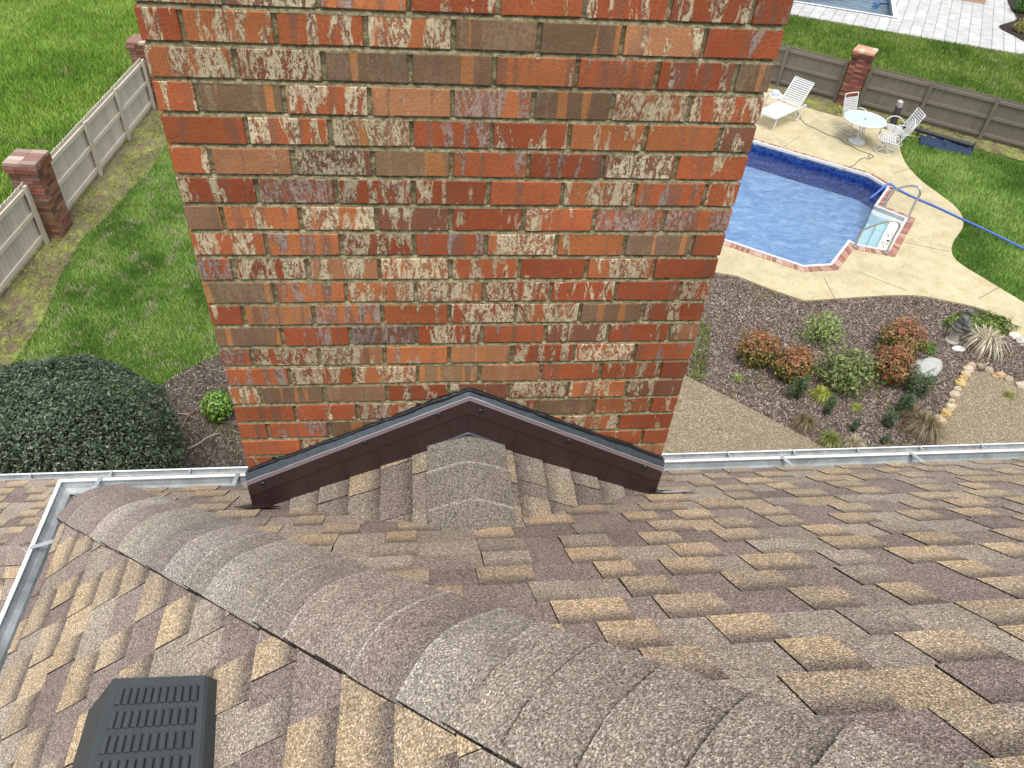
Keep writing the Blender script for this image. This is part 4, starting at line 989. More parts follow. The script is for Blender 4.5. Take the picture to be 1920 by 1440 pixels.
shrub('low_juniper_mat', (1834, 612), (.78, .40, .15), 3600, .026, [(.10, .16, .025), (.15, .22, .035), (.19, .27, .05), (.07, .11, .02)], 'low green creeping mat along the deck edge behind the statue', 'ground cover plant', seed=47, shell=.55, lump=.25, corecol=(.05, .08, .02), height_c=.06)
shrub('low_perennial', (1737, 658), (.17, .17, .10), 500, .035, [(.07, .17, .03), (.11, .23, .04)], 'small bright green leafy clump between red shrub and statue', 'plant', seed=48, shell=.3, asp=.25, height_c=.07)
# upright dark conifers
def conifer(px, hgt, rad, lab, sd_, splay=0.25, leanv=(.03, .03)):
    hgt *= 1.25; rad *= 1.35; x, y = gp(*px); r = empty('upright_conifer', (x, y, GZ)); tag(r, lab, 'conifer', 'small dark upright conifers in the mulch bed')
    Vs, Cs = [], []; rg = np.random.default_rng(sd_); nc = max(3, int(rad*22))
    mb = MB()
    for i in range(nc):
        a = rg.uniform(0, 6.28); q = rad*rg.uniform(.15, .75); hh = hgt*rg.uniform(.72, 1.0)
        q = q*.75; c = (math.cos(a)*q + leanv[0]*.5, math.sin(a)*q + leanv[1]*.5, hh*.5)
        V, cc = leafcloud(int(420*hgt/.6), c, (rad*.42, rad*.42, hh*.5), .022, [(.030, .062, .022), (.055, .105, .036), (.095, .155, .060)], .35, -2, .22, .8, .15, sd_*7+i)
        V[:, :, 0] += (V[:, :, 2]-hh*.5)*leanv[0]; V[:, :, 1] += (V[:, :, 2]-hh*.5)*leanv[1]
        Vs.append(V); Cs.append(cc); mb.tube([(0, 0, 0), (c[0], c[1], hh*.45)], [.012, .005], 5, (.08, .055, .04))
    V = np.concatenate(Vs); V[:, :, 2] = np.maximum(V[:, :, 2], .01); np_mesh('foliage', V, 4, np.concatenate(Cs), M_LEAF, r); mb.build('stem', M_ATTR, r)
conifer((1488, 747), .50, .15, 'stout dark conifer beside the orange shrub, leftmost of the conifers', 1)
conifer((1547, 780), .42, .11, 'slim dark conifer in front of the yellow weed patch', 2)
conifer((1598, 810), .27, .09, 'short dark conifer midway between the two conifer rows', 3)
conifer((1716, 742), .46, .22, 'bushiest dark conifer, right in front of the grey rock', 4)
conifer((1684, 776), .48, .14, 'dark conifer second below the grey rock', 5)
conifer((1664, 802), .38, .12, 'dark conifer third below the grey rock', 6)
conifer((1655, 832), .18, .07, 'smallest dark conifer close above the gutter', 7)
# grass tufts
def tuft(px, n, L, pal, lab, sd_, cat='ornamental grass', wd=.006, spread=.9, name='ornamental_grass'):
    x, y = gp(*px); rg = np.random.default_rng(sd_); a = rg.random(n)*6.283; l = L*(.6+.5*rg.random(n)); out = spread*(.25+.75*rg.random(n))
    d = np.c_[np.cos(a), np.sin(a)]; s = np.c_[-np.sin(a), np.cos(a), np.zeros(n)]*wd; st = np.c_[d*.04*rg.random((n, 1)), np.zeros(n)]
    prev = st; polys = []; hs_ = [0, .55, .75, .5, .1]; rs = [0, .25, .55, .85, 1.0]
    pts = [st + np.c_[d*(l*out*r_)[:, None], l*h_*(1.1-out*.5)] for r_, h_ in zip(rs, hs_)]
    for k in range(4):
        w0, w1 = 1-k*.22, 1-(k+1)*.22; polys.append(np.stack([pts[k]-s*w0, pts[k]+s*w0, pts[k+1]+s*w1, pts[k+1]-s*w1], 1))
    V = np.concatenate(polys); V[:, :, 2] = np.maximum(V[:, :, 2], .01); pal = np.array(pal); c = pal[rg.integers(0, len(pal), n)]*(.7+.5*rg.random((n, 1)))
    o = np_mesh(name, V, 4, np.tile(c, (4, 1)), M_LEAF, None, (x, y, GZ)); return tag(o, lab, cat, 'grass clumps in the garden bed')
TAN = [(.45, .38, .25), (.55, .48, .34), (.35, .28, .17), (.62, .56, .42)]; OLV = [(.14, .15, .06), (.22, .19, .09), (.30, .25, .14), (.20, .12, .08)]
tuft((1838, 655), 330, .66, [(.55, .48, .34), (.66, .60, .45), (.72, .68, .55), (.42, .34, .22)], 'pale straw coloured grass clump beside the statue', 1, wd=.009)
tuft((1506, 800), 260, .36, OLV, 'olive brown grass clump near the aggregate patio edge', 2)
tuft((1553, 833), 240, .34, [(.20, .24, .06), (.28, .32, .08), (.16, .18, .05)], 'yellow green grass clump just above the gutter', 3)
tuft((1724, 812), 560, .55, OLV+[(.34, .28, .18), (.26, .2, .12)], 'big brown grass clump at the end of the edging stones', 4)
tuft((1706, 786), 260, .40, OLV+[(.20, .13, .09)], 'reddish brown grass clump behind the big brown clump', 5)
tuft((1598, 838), 190, .30, TAN, 'dry straw grass clump between two green clumps above the gutter', 6)
tuft((1604, 768), 90, .17, [(.28, .34, .06), (.36, .40, .10)], 'small yellow green tuft below the wide green shrub', 7)
tuft((1537, 748), 240, .34, [(.34, .38, .06), (.42, .45, .10)], 'yellow creeping tuft between the two left conifers', 8)
tuft((1380, 712), 70, .18, [(.26, .33, .08), (.33, .38, .12)], 'lime green tuft on mulch near the patio edge', 9)
tuft((1890, 745), 90, .16, [(.24, .30, .06)], 'green tuft behind the right row of edging stones', 10)

# rocks
def rock(name, px, rad, col, lab, cat, group=None, seed=0, flat=.6, pos=None, z=GZ, rz=0., pointy=0):
    x, y = pos if pos else gp(*px); mb = MB(); n, m = 14, 8; rnd = random.Random(seed); sx, sy = rad*rnd.uniform(.85, 1.2), rad*rnd.uniform(.7, 1.0)
    def p(i, j):
        th = math.pi*j/m; a = 2*math.pi*(i % n)/n; d = Vector((math.sin(th)*math.cos(a), math.sin(th)*math.sin(a), math.cos(th)))
        k = 1+.38*mnoise.noise(d*1.7+Vector((seed*3.1,)*3))+.20*mnoise.noise(d*3.4+Vector((seed,)*3)); k = min(k, 1.10)
        if pointy: k += pointy*max(0, d.x*.8+d.z*.2)**3
        d2 = d*k; c_, s_ = math.cos(rz), math.sin(rz); X, Y = d2.x*sx, d2.y*sy
        return (X*c_-Y*s_, X*s_+Y*c_, max(0, rad*flat*.55+d2.z*rad*flat))
    for j in range(m):
        for i in range(n): mb.face([p(i, j+1), p(i+1, j+1), p(i+1, j), p(i, j)], tuple(v*rnd.uniform(.95, 1.05) for v in col))
    return tag(mb.build(name, M_STONE, None, loc=(x, y, z), weld=True), lab, cat, group)
EDG = [((1748, 803), .15, (.62, .50, .32)), ((1768, 777), .11, (.58, .45, .25)), ((1775, 763), .12, (.68, .62, .48)), ((1783, 750), .07, (.62, .53, .38)), ((1785, 745), .11, (.60, .56, .46)), ((1790, 735), .09, (.62, .58, .46)), ((1794, 725), .12, (.64, .54, .30)), ((1800, 716), .08, (.55, .40, .24)), ((1805, 708), .10, (.60, .48, .38)), ((1811, 703), .10, (.62, .52, .38))]
ROW1 = [(1757, 788, .125, 'cream edging stone nearest the gutter in the left row'), (1771, 773, .105, 'tan edging stone second from the gutter in the left row'), (1778, 762, .11, 'pale cream edging stone third from the gutter'),
        (1783, 749, .06, 'tiny edging stone fourth from the gutter'), (1788, 738, .095, 'round pale edging stone fifth from the gutter'), (1793, 727, .08, 'grey white edging stone sixth from the gutter'), (1798, 717, .105, 'yellow edging stone seventh from the gutter'),
        (1803, 708, .09, 'ochre edging stone eighth from the gutter'), (1808, 700, .095, 'cream edging stone ninth from the gutter'), (1813, 691, .10, 'white edging stone tenth from the gutter, below the corner'),
        (1819, 683, .09, 'rosy edging stone at the corner of the aggregate path'), (1834, 685, .10, 'brown grey edging stone first right of the corner'), (1852, 693, .10, 'grey edging stone second right of the corner'), (1871, 702, .11, 'orange tinted edging stone third right of the corner'), (1889, 709, .09, 'pitted edging stone fourth right of the corner'), (1912, 721, .10, 'white edging stone near the right picture edge')]
RC = [(.62, .52, .36), (.62, .46, .24), (.66, .60, .46), (.6, .5, .36), (.6, .56, .47), (.6, .57, .48), (.64, .52, .27), (.58, .42, .22), (.64, .55, .40), (.66, .62, .52), (.58, .46, .38), (.38, .33, .27), (.5, .46, .4), (.62, .47, .32), (.5, .45, .36), (.66, .62, .54)]
for i, ((x, y, rad, lab), c) in enumerate(zip(ROW1, RC)): rock('edging_stone', (x, y+5), rad*1.0, (.70*c[0], .64*c[1], .55*c[2]), lab, 'stone', 'edging stones along the aggregate path', seed=i+2, flat=.75)
rock('garden_stone', (1900, 633), .12, (.62, .56, .46), 'pale rough stone by the deck edge, rear one at the right', 'stone', seed=44, flat=.6)
rock('garden_stone', (1915, 643), .13, (.46, .44, .42), 'grey stone by the deck edge at the right picture edge', 'stone', seed=45, flat=.6)
rock('boulder', (1729, 700), .27, (.38, .39, .36), 'large pointed grey rock behind the bushy conifer', 'rock', seed=52, flat=.7, rz=.3, pointy=.35)
mb = MB(); mb.lathe([(.16, 0), (.17, .02), (.15, .045), (.0, .04)], n=24); o = mb.build('stepping_stone', M_STONE, None, loc=(*gp(1797, 655), GZ+.005)); o.scale = (.8, .5, .6); tag(o, 'flat round whitish stone at the foot of the statue', 'stone')
for f in o.data.color_attributes[0].data: f.color = (.62, .64, .62, 1)

# statue: crouching figure on a fluted pedestal
st = empty('garden_statue', (*gp(1784, 640), GZ)); tag(st, 'weathered grey seated figure statue on a fluted pale pedestal', 'statue')
mb = MB(); mb.lathe([(.115, 0), (.115, .03), (.10, .04), (.085, .06), (.075, .20), (.085, .23), (.11, .24), (.11, .27)], n=24, wob=lambda k: 1-.05*(k % 2)); mb.build('pedestal', M_STONE, st)
for d in bpy.data.objects[-1:]: pass
ped = [x for x in bpy.data.objects if x.parent == st][0]
ped.data.color_attributes[0].data.foreach_set('color', [v for _ in range(len(ped.data.loops)) for v in (.42, .39, .32, 1)])
def blob(spec, name, parent, col, vox=.012, mat=None):
    bm = bmesh.new()
    for (c, r) in spec:
        m_ = Matrix.Translation(c) @ Matrix.Diagonal((*r, 1)); bmesh.ops.create_icosphere(bm, subdivisions=3, radius=1, matrix=m_)
    me = bpy.data.meshes.new(name); bm.to_mesh(me); bm.free(); me.materials.append(mat or plain(name+"_stone", col, .9, .2, 0, .35, 25, .004))
    o = bpy.data.objects.new(name, me); COL.objects.link(o); o.parent = parent
    md = o.modifiers.new("remesh", 'REMESH'); md.mode = 'VOXEL'; md.voxel_size = vox; md.use_smooth_shade = True
    return o
blob([((0, 0, .31), (.14, .13, .05)), ((0, 0, .37), (.12, .10, .07)), ((-.07, -.07, .39), (.06, .10, .05)), ((.07, -.07, .39), (.06, .10, .05)), ((-.06, -.13, .34), (.035, .04, .07)), ((.06, -.13, .34), (.035, .04, .07)),
      ((0, .01, .47), (.085, .07, .10)), ((0, .0, .555), (.095, .06, .05)), ((-.10, -.03, .50), (.03, .04, .08)), ((.10, -.03, .50), (.03, .04, .08)), ((-.06, -.10, .45), (.07, .035, .03)), ((.06, -.10, .45), (.07, .035, .03)),
      ((0, -.01, .60), (.03, .03, .04)), ((.01, -.03, .655), (.05, .058, .062)), ((.01, -.01, .675), (.056, .055, .05)), ((.01, -.085, .65), (.012, .012, .012))], 'figure', st, (.13, .13, .115))
st.rotation_euler = (0, 0, math.radians(55)); st.scale = (1.15, 1.15, 1.1)

# ------------------------------------------------------------------ fences
def fence(name, A, B, posts, hgt, mat, toward, lab, cat, gcolr, rails=(.12, .52, .90), post_h=0, board=.14, skip=None):
    A, B = np.array(A), np.array(B); L = np.linalg.norm(B-A); d = (B-A)/L; n = np.array([-d[1], d[0]]); n = n if n@(np.array(toward)-A) > 0 else -n
    root = empty(name, (A[0], A[1], GZ)); tag(root, lab, cat, gcolr); rnd = random.Random(int(L*100))
    Rm = Matrix(((d[0], n[0], 0), (d[1], n[1], 0), (0, 0, 1)))
    mb = MB(); x = 0
    while x < L-.02:
        w_ = min(board, L-x); hh = hgt+rnd.uniform(-.006, .006); k = rnd.uniform(.88, 1.06); c = (k, k, k)
        # dog-eared board
        pr_ = [(x+.003, .04), (x+w_-.003, .04), (x+w_-.003, hh-.03), (x+w_-.03, hh), (x+.03, hh), (x+.003, hh-.03)]
        for yy, s_ in ((.0, 1), (-.018, -1)):
            mb.face([Rm @ Vector((a, yy, b)) for a, b in (pr_ if s_ > 0 else pr_[::-1])], c)
        for i in range(6):
            a, b = pr_[i], pr_[(i+1) % 6]; mb.face([Rm @ Vector((a[0], 0, a[1])), Rm @ Vector((a[0], -.018, a[1])), Rm @ Vector((b[0], -.018, b[1])), Rm @ Vector((b[0], 0, b[1]))], c)
        x += board
    mb.build('board_panel', mat, root)
    for f in rails:
        mb = MB(); mb.box(Rm @ Vector((L/2, .021, hgt*f)), (L, .038, .085), Rm, (1.08, 1.08, 1.08)); mb.build('rail', mat, root)
    for s in posts:
        mb = MB(); mb.box(Rm @ Vector((s, .070, (hgt-.02)/2)), (.095, .055, hgt-.02+post_h), Rm, (.92, .92, .92)); mb.build('post', mat, root)
    return root, d, n
def pier(name, pos, d, sz, hgt, lab, cat, pal, seed=0, group=None):
    root = empty(name, (pos[0], pos[1], GZ), math.atan2(d[1], d[0])); tag(root, lab, cat, group); rnd = random.Random(seed); mb = MB()
    nc = int(hgt/.075); 
    def cell(x0, x1, y0, y1, z0, z1, c): mb.box(((x0+x1)/2, (y0+y1)/2, (z0+z1)/2), (x1-x0, y1-y0, z1-z0), col=c)
    for k in range(nc):
        e = .035 if k == nc-1 or k == nc-2 else 0; s = sz/2+e; z0, z1 = k*.075, k*.075+.066
        q = [(-s, s), (-s, s)]; nb = 2
        cut = 0 if k % 2 else s*.55
        for fa in range(4):
            R = Matrix.Rotation(fa*math.pi/2, 3, 'Z'); xs_ = [-s, -s*.1+cut-s*.25, s] if k % 2 else [-s, -s*.35, s*.45, s]
            for a, b in zip(xs_[:-1], xs_[1:]):
                c = pal[rnd.randrange(len(pal))]; c = tuple(v*rnd.uniform(.8, 1.15) for v in c)
                mb.box(R @ Vector(((a+b)/2, -s+.045, (z0+z1)/2)), (b-a-.009, .09, z1-z0), R, c)
    zt = nc*.075
    mb.box((0, 0, zt/2), (sz-.03, sz-.03, zt), col=(.30, .25, .20))
    mb.build('brick_shaft', M_PIER, root)
    mb = MB(); s = sz/2+.03
    for i in range(4):
        for j in range(2):
            a0, a1 = -s+2*s*i/4, -s+2*s*(i+1)/4; b0, b1 = -s+2*s*j/2, -s+2*s*(j+1)/2; c = rnd.choice([(.36, .27, .22), (.28, .20, .165), (.44, .37, .31), (.24, .14, .11)]) if seed < 5 else rnd.choice([(.50, .27, .18), (.6, .42, .3), (.45, .25, .18)])
            mb.box(((a0+a1)/2, (b0+b1)/2, zt+.03), (a1-a0-.008, b1-b0-.008, .06), col=c)
    mb.box((0, 0, zt+.027), (2*s-.01, 2*s-.01, .05), col=(.35, .3, .25)); mb.build('cap', M_PIER, root)
    return root
HF = 1.29
pf = FA + fd*.05
PB = [(.19, .085, .055), (.25, .115, .075), (.30, .16, .11), (.14, .07, .05), (.24, .13, .09)]
# left run: posts at FA (ends before pier), pier just after, then the far run
perp = np.array([-fd[1], fd[0]]); perp = perp if perp[0] > 0 else -perp
P180 = np.array(gp(180, 328)); s180 = (P180-FA)@fd; s243 = (FB-FA)@fd; s285 = (np.array(gp(287, 203))-FA)@fd
base_l = FA - perp*.07
fence('wood_fence', base_l-fd*7.2, base_l+fd*.06, [7.12, 4.8, 2.4], HF, M_FENL, (0, 10), 'pale grey board fence section in front of the left brick pier', 'fence', 'fence along the left lawn')
pier('brick_pier', base_l+fd*.40+perp*.0, fd, .56, 1.62, 'weathered red brick pier between the two left fence sections', 'brick pier', PB, 3)
fence('wood_fence', base_l+fd*.72, base_l+fd*(s285+.1), [s180-.72, s243-.72, s285-.72], HF, M_FENL, (0, 10), 'pale grey board fence section running from the brick pier up to the chimney edge', 'fence', 'fence along the left lawn')
pier('brick_pier', base_l+fd*(s285+.45), fd, .56, 1.62, 'brick pier peeking out behind the left edge of the chimney', 'brick pier', PB, 4)
fence('wood_fence', base_l+fd*(s285+.8), base_l+fd*(s285+9), [2.4, 4.8, 7.2], HF, M_FENL, (0, 10), 'pale board fence section hidden behind the chimney', 'fence', 'fence along the left lawn')
# right run
base_r = c0 - rn*(-.07); base_r = c0 - rn*.07
rs_ = [(p-c0)@rd for p in RB]; HR = 1.22
PBR = [(.20, .075, .05), (.26, .10, .065), (.30, .15, .10), (.15, .06, .045), (.12, .05, .04)]
fence('wood_fence', base_r-rd*8, base_r+rd*(rs_[1]+.06), [8, 8+rs_[1], 5.5, 3.0], HR, M_FENR, (8, 12), 'dark taupe fence section behind the lounge chair', 'fence', 'fence beyond the pool')
pc = (rs_[1]+rs_[2])/2
pier('brick_pier', base_r+rd*pc, rd, .56, 1.58, 'dark red brick pier in the fence behind the patio chair', 'brick pier', PBR, 7)
fence('wood_fence', base_r+rd*(rs_[2]-.06), base_r+rd*(rs_[4]+14), [.06, rs_[3]-rs_[2]+.06, rs_[4]-rs_[2]+.06, 2*rs_[4]-rs_[3]-rs_[2]+.06, 3*rs_[4]-2*rs_[3]-rs_[2]], HR, M_FENR, (8, 12), 'long dark taupe fence section right of the brick pier', 'fence', 'fence beyond the pool')

# ------------------------------------------------------------------ pool furniture
def arm_loop(pts, r=.013, n=6): return smooth_open(pts, n)
def lounge(loc, rz, lab):
    r = empty('sun_lounger', loc, rz); tag(r, lab, 'sun lounger')
    hw = .32; L = 1.25; bk = .78; ang = math.radians(52); hz = .36
    mb = MB()
    for s in (-1, 1):
        mb.tube([(0, s*hw, hz), (L+.42, s*hw, hz)], .019, 8)
    for x in (0, L+.42): mb.tube([(x, -hw, hz), (x, hw, hz)], .019, 8)
    mb.build('frame', M_WHITE, r)
    mb = MB(); bx, bz = bk*math.cos(ang), bk*math.sin(ang)
    for s in (-1, 1): mb.tube([(L, s*hw*.96, hz+.01), (L+bx, s*hw*.96, hz+.01+bz)], .018, 8)
    mb.tube([(L+bx, -hw*.96, hz+.01+bz), (L+bx, hw*.96, hz+.01+bz)], .018, 8); mb.build('back_frame', M_WHITE, r)
    for x, sgn in ((.10, 1), (L+.40, 1)):
        for s in (-1, 1):
            mb = MB(); k = -.06 if x < 1 else .0
            if x > 1: mb.tube([(x, s*hw, hz), (x-.28, s*hw, 0.02), (x-.40, s*hw, .02), (x-.62, s*hw, hz)], .017, 8)
            else: mb.tube([(x, s*hw, hz), (x+k, s*hw, 0)], .018, 8)
            mb.build('leg', M_WHITE, r)
    mb = MB()
    for i in range(19):
        x = .06+i*.062; mb.box((x, 0, hz+.012), (.046, hw*2, .006))
    mb.build('seat_strap', M_STRAP, r)
    mb = MB(); R = Matrix.Rotation(-ang, 3, 'Y')
    for i in range(12):
        t_ = .05+i*.061; mb.box((L+t_*math.cos(ang), 0, hz+.018+t_*math.sin(ang)), (.040, hw*1.92, .006), R)
    mb.build('back_strap', M_STRAP, r); return r
f0, h0 = np.array(gp(1440, 225)), np.array(gp(1500, 208)); 
A_ = np.array(gp(1433, 232, GZ)); 
lx = gp(1423, 205, ZD+.36); ux = np.array(gp(1482, 180, ZD+.36))-np.array(lx)
lounge((gp(1436, 216, ZD+.36)[0], gp(1436, 216, ZD+.36)[1], ZD), math.atan2(ux[1], ux[0])+.0, 'white strap sun lounger with raised back on the pool deck')
# little side table behind the lounger
sx, sy = gp(1448, 208)
r = empty('side_table', (sx, sy, ZD)); tag(r, 'small white side table left of the sun lounger', 'side table')
mb = MB(); mb.box((0, 0, .40), (.40, .40, .02)); mb.build('table_top', M_WHITE, r)
for a in (-1, 1):
    for b in (-1, 1): mb = MB(); mb.tube([(a*.18, b*.18, .39), (a*.20, b*.20, .2), (a*.21, b*.21, 0)], .017, 8); mb.build('leg', M_WHITE, r)
mb = MB(); mb.lathe([(.07, 0), (.09, .05), (.10, .12), (.075, .16), (.03, .165)], n=14); o = mb.build('plastic_jug', plain("pale_blue_plastic", (.62, .74, .78), .4), None, loc=(sx-.06, sy, ZD+.412)); tag(o, 'pale blue plastic jug on the small side table', 'jug')
mb = MB(); mb.tube([(.09, 0, .13), (.15, 0, .11), (.15, 0, .05), (.09, 0, .04)], .010, 6); mb.build('handle', M_WHITE, o)
# round glass table
tx, ty = gp(1606, 266, ZD)
tb = empty('patio_table', (tx, ty, ZD)); tag(tb, 'round white patio table with frosted glass top on a pedestal', 'table')
M_GL = NT("frosted_glass"); M_GL.fin((.50, .62, .62), .25, .6); M_GL.set(M_GL.b, 'Alpha', .78); M_GL = M_GL.m
TH = .66; TR = .56
mb = MB(); mb.lathe([(.02, TH-.004), (TR-.02, TH-.004), (TR-.02, TH+.004), (.02, TH+.004)], n=48); mb.build('table_top', M_GL, tb)
mb = MB(); mb.tube([(TR*math.cos(a*math.pi/24), TR*math.sin(a*math.pi/24), TH) for a in range(48)], .02, 8, closed=True); mb.build('rim', M_WHITE, tb, smooth=True)
mb = MB(); 
for k in range(4):
    a = k*math.pi/2+.4; c_, s_ = math.cos(a), math.sin(a); mb.tube([(c_*.05, s_*.05, .06), (c_*.05, s_*.05, .40), (c_*.30, s_*.30, TH-.03), (c_*TR*.95, s_*TR*.95, TH-.02)], .014, 8)
mb.build('pedestal', M_WHITE, tb)
mb = MB(); mb.lathe([(.24, 0), (.24, .03), (.17, .07), (.05, .09), (.045, .14)], n=32); mb.build('base', M_WHITE, tb)
mb = MB(); mb.bar((-TR, 0, TH-.012), (TR, 0, TH-.012), .03, .012); mb.bar((0, -TR, TH-.013), (0, TR, TH-.013), .03, .012); mb.build('crossbar', M_WHITE, tb)
mb = MB(); mb.lathe([(.03, TH+.002), (.03, TH+.012), (.015, TH+.013)], n=16); mb.build('umbrella_hole', M_TAR, tb)
# chairs
def straps(mb, A, B, hw, n, wd, th=.006):
    A, B = Vector(A), Vector(B); d = (B-A); L = d.length; d.normalize(); y = Vector((0, 1, 0)); z = d.cross(y); R = Matrix((d, y, z)).transposed()
    for i in range(n): mb.box(A+d*(L*(i+.5)/n), (wd, hw*2, th), R)
def chair_sled(loc, rz, lab):
    r = empty('patio_chair', loc, rz); tag(r, lab, 'chair', 'white strap chairs round the patio table'); hw = .26
    # x forward (seat), back at -x
    for s in (-1, 1):
        mb = MB(); mb.tube(smooth_open([(-.30, s*hw, .02), (.25, s*hw, .02), (.30, s*hw, .10), (.22, s*hw, .38), (.12, s*hw, .60), (-.10, s*hw, .62), (-.22, s*hw, .56)], 5), .014, 8); mb.build('side_frame', M_WHITE, r, smooth=True)
    mb = MB(); mb.tube([(-.30, -hw, .02), (-.30, hw, .02)], .013, 8); mb.tube([(.25, -hw, .02), (.25, hw, .02)], .013, 8); mb.build('stretcher', M_WHITE, r)
    mb = MB(); mb.tube(smooth_open([(.26, -hw*.92, .42), (-.16, -hw*.92, .37), (-.22, -hw*.92, .45), (-.36, -hw*.92, .92), (-.37, -hw*.75, .97), (-.37, hw*.75, .97), (-.36, hw*.92, .92), (-.22, hw*.92, .45), (-.16, hw*.92, .37), (.26, hw*.92, .42)], 5), .015, 8); mb.build('seat_frame', M_WHITE, r, smooth=True)
    mb = MB(); straps(mb, (.25, 0, .43), (-.15, 0, .385), hw*.9, 8, .038); mb.build('seat', M_STRAP, r)
    mb = MB(); straps(mb, (-.22, 0, .47), (-.34, 0, .88), hw*.9, 9, .034); mb.build('backrest', M_STRAP, r)
    return r
def chair_swivel(loc, rz, lab):
    r = empty('swivel_chair', loc, rz); tag(r, lab, 'chair', 'white strap chairs round the patio table'); hw = .27
    mb = MB(); N = 28; mb.tube([(.27*math.cos(k*2*math.pi/N), .27*math.sin(k*2*math.pi/N), .018) for k in range(N)], .014, 8, closed=True)
    for k in range(4):
        a = k*math.pi/2+.5; mb.tube(smooth_open([(.27*math.cos(a), .27*math.sin(a), .02), (.14*math.cos(a), .14*math.sin(a), .07), (0, 0, .12)], 4), .012, 8)
    mb.tube([(0, 0, .10), (0, 0, .30)], .025, 10); mb.build('swivel_base', M_WHITE, r, smooth=True)
    mb = MB(); mb.tube(smooth_open([(.27, -hw, .40), (-.20, -hw, .36), (-.27, -hw, .46), (-.46, -hw, .95)], 5), .015, 8); mb.tube(smooth_open([(.27, hw, .40), (-.20, hw, .36), (-.27, hw, .46), (-.46, hw, .95)], 5), .015, 8)
    for p in ((.27, .40), (-.46, .95)): mb.tube([(p[0], -hw, p[1]), (p[0], hw, p[1])], .015, 8)
    mb.build('seat_frame', M_WHITE, r, smooth=True)
    for s in (-1, 1):
        mb = MB(); mb.tube(smooth_open([(.24, s*hw, .40), (.25, s*(hw+.03), .54), (.12, s*(hw+.04), .64), (-.10, s*(hw+.04), .62), (-.27, s*hw, .48)], 5), .014, 8); mb.build('armrest', M_WHITE, r, smooth=True)
    mb = MB(); straps(mb, (.25, 0, .415), (-.19, 0, .378), hw, 7, .038); mb.build('seat', M_STRAP, r)
    mb = MB(); straps(mb, (-.27, 0, .48), (-.45, 0, .93), hw, 8, .034); mb.build('backrest', M_STRAP, r)
    return r
def face(p, q): return math.atan2(q[1]-p[1], q[0]-p[0])
T_ = (tx, ty)
c1_ = gp(1592, 246, ZD); chair_sled((*c1_, ZD), math.radians(-72), 'white strap chair behind the table, its back toward the fence')
c2_ = gp(1657, 284, ZD); chair_swivel((*c2_, ZD), face(c2_, T_)+.35, 'white swivel chair nearest the pool, right of the table')
c3_ = gp(1672, 268, ZD); chair_swivel((*c3_, ZD), face(c3_, T_)-.1, 'white swivel chair farther from the pool, half hidden behind the other')
# leaning post with pale cap
p0, p1 = Vector((*gp(1673, 236), GZ)), None
pt = np.array(onplane(1689, 190, (0, 0, 1), GZ+.78)); p1 = Vector(tuple(pt))
r = empty('leaning_post', p0); tag(r, 'dark grey square post with pale square cap leaning by the fence', 'post')
dv = p1-p0; mb = MB(); mb.bar((0, 0, 0), tuple(dv*.80), .16, .13, up=(1, 0, 0)); mb.build('shaft', plain("dark_grey_wrap", (.075, .07, .07), .6), r)
mb = MB(); mb.bar(tuple(dv*.80), tuple(dv), .15, .11, up=(1, 0, 0)); mb.build('cap', plain("pale_cap", (.42, .42, .43), .6), r)
# pool cover reel with folded tarpaulin
a_, b_ = gp(1690, 234, GZ+.15), gp(1826, 274, GZ+.15)
r = empty('cover_reel', (*a_, GZ)); tag(r, 'long dark pool cover roller lying on the grass by the fence', 'cover reel')
d_ = Vector((b_[0]-a_[0], b_[1]-a_[1], 0)); mb = MB(); mb.tube([(0, 0, .15), tuple(d_+Vector((0, 0, .15)))], .06, 12); mb.build('roller_tube', plain("black_tube", (.03, .032, .035), .5), r)
for f in (.26, 1.0):
    mb = MB(); c = d_*f; N = 16; n_ = d_.normalized(); y_ = Vector((-n_.y, n_.x, 0))
    mb.tube([tuple(c + y_*.12*math.cos(k*2*math.pi/N) + Vector((0, 0, .145+.12*math.sin(k*2*math.pi/N)))) for k in range(N)], .022, 8, closed=True)
    mb.build('end_wheel', plain("dark_wheel", (.045, .04, .045), .5), r)
tarp0, tarp1 = gp(1725, 262, GZ+.05), gp(1822, 283, GZ+.05)
mb = MB(); n, m = 46, 12; A_ = Vector((*tarp0, 0)); B_ = Vector((*tarp1, 0)); d2 = (B_-A_); y2 = Vector((-d2.y, d2.x, 0)).normalized()
if y2.dot(Vector((0, -1, 0))) > 0: y2 = -y2
def tp(i, j):
    f, g_ = i/n, j/m; w_ = -.25+.62*g_ + .05*math.sin(f*9)
    w_ += .22*mnoise.noise(Vector((f*7, g_*2, 8)))
    z = .02 + .05*math.sin(math.pi*g_) + .13*abs(mnoise.noise(Vector((f*7, g_*5, 2)))) + .03*math.sin(g_*24+f*5+2*mnoise.noise(Vector((f*4, 0, 0))))
    if j in (0, m): z = .0
    return A_ + d2*f + y2*w_ + Vector((0, 0, z))
for i in range(n):
    for j in range(m): mb.face([tp(i, j), tp(i+1, j), tp(i+1, j+1), tp(i, j+1)])
for v in range(len(mb.v)): mb.v[v] = (mb.v[v][0]-tarp0[0], mb.v[v][1]-tarp0[1], mb.v[v][2])
tag(mb.build('tarpaulin', plain("navy_tarp", (.02, .036, .075), .65, .2, 0, .3, 8), None, loc=(*tarp0, GZ), smooth=True), 'folded navy blue tarpaulin lying under the black roller', 'tarpaulin')
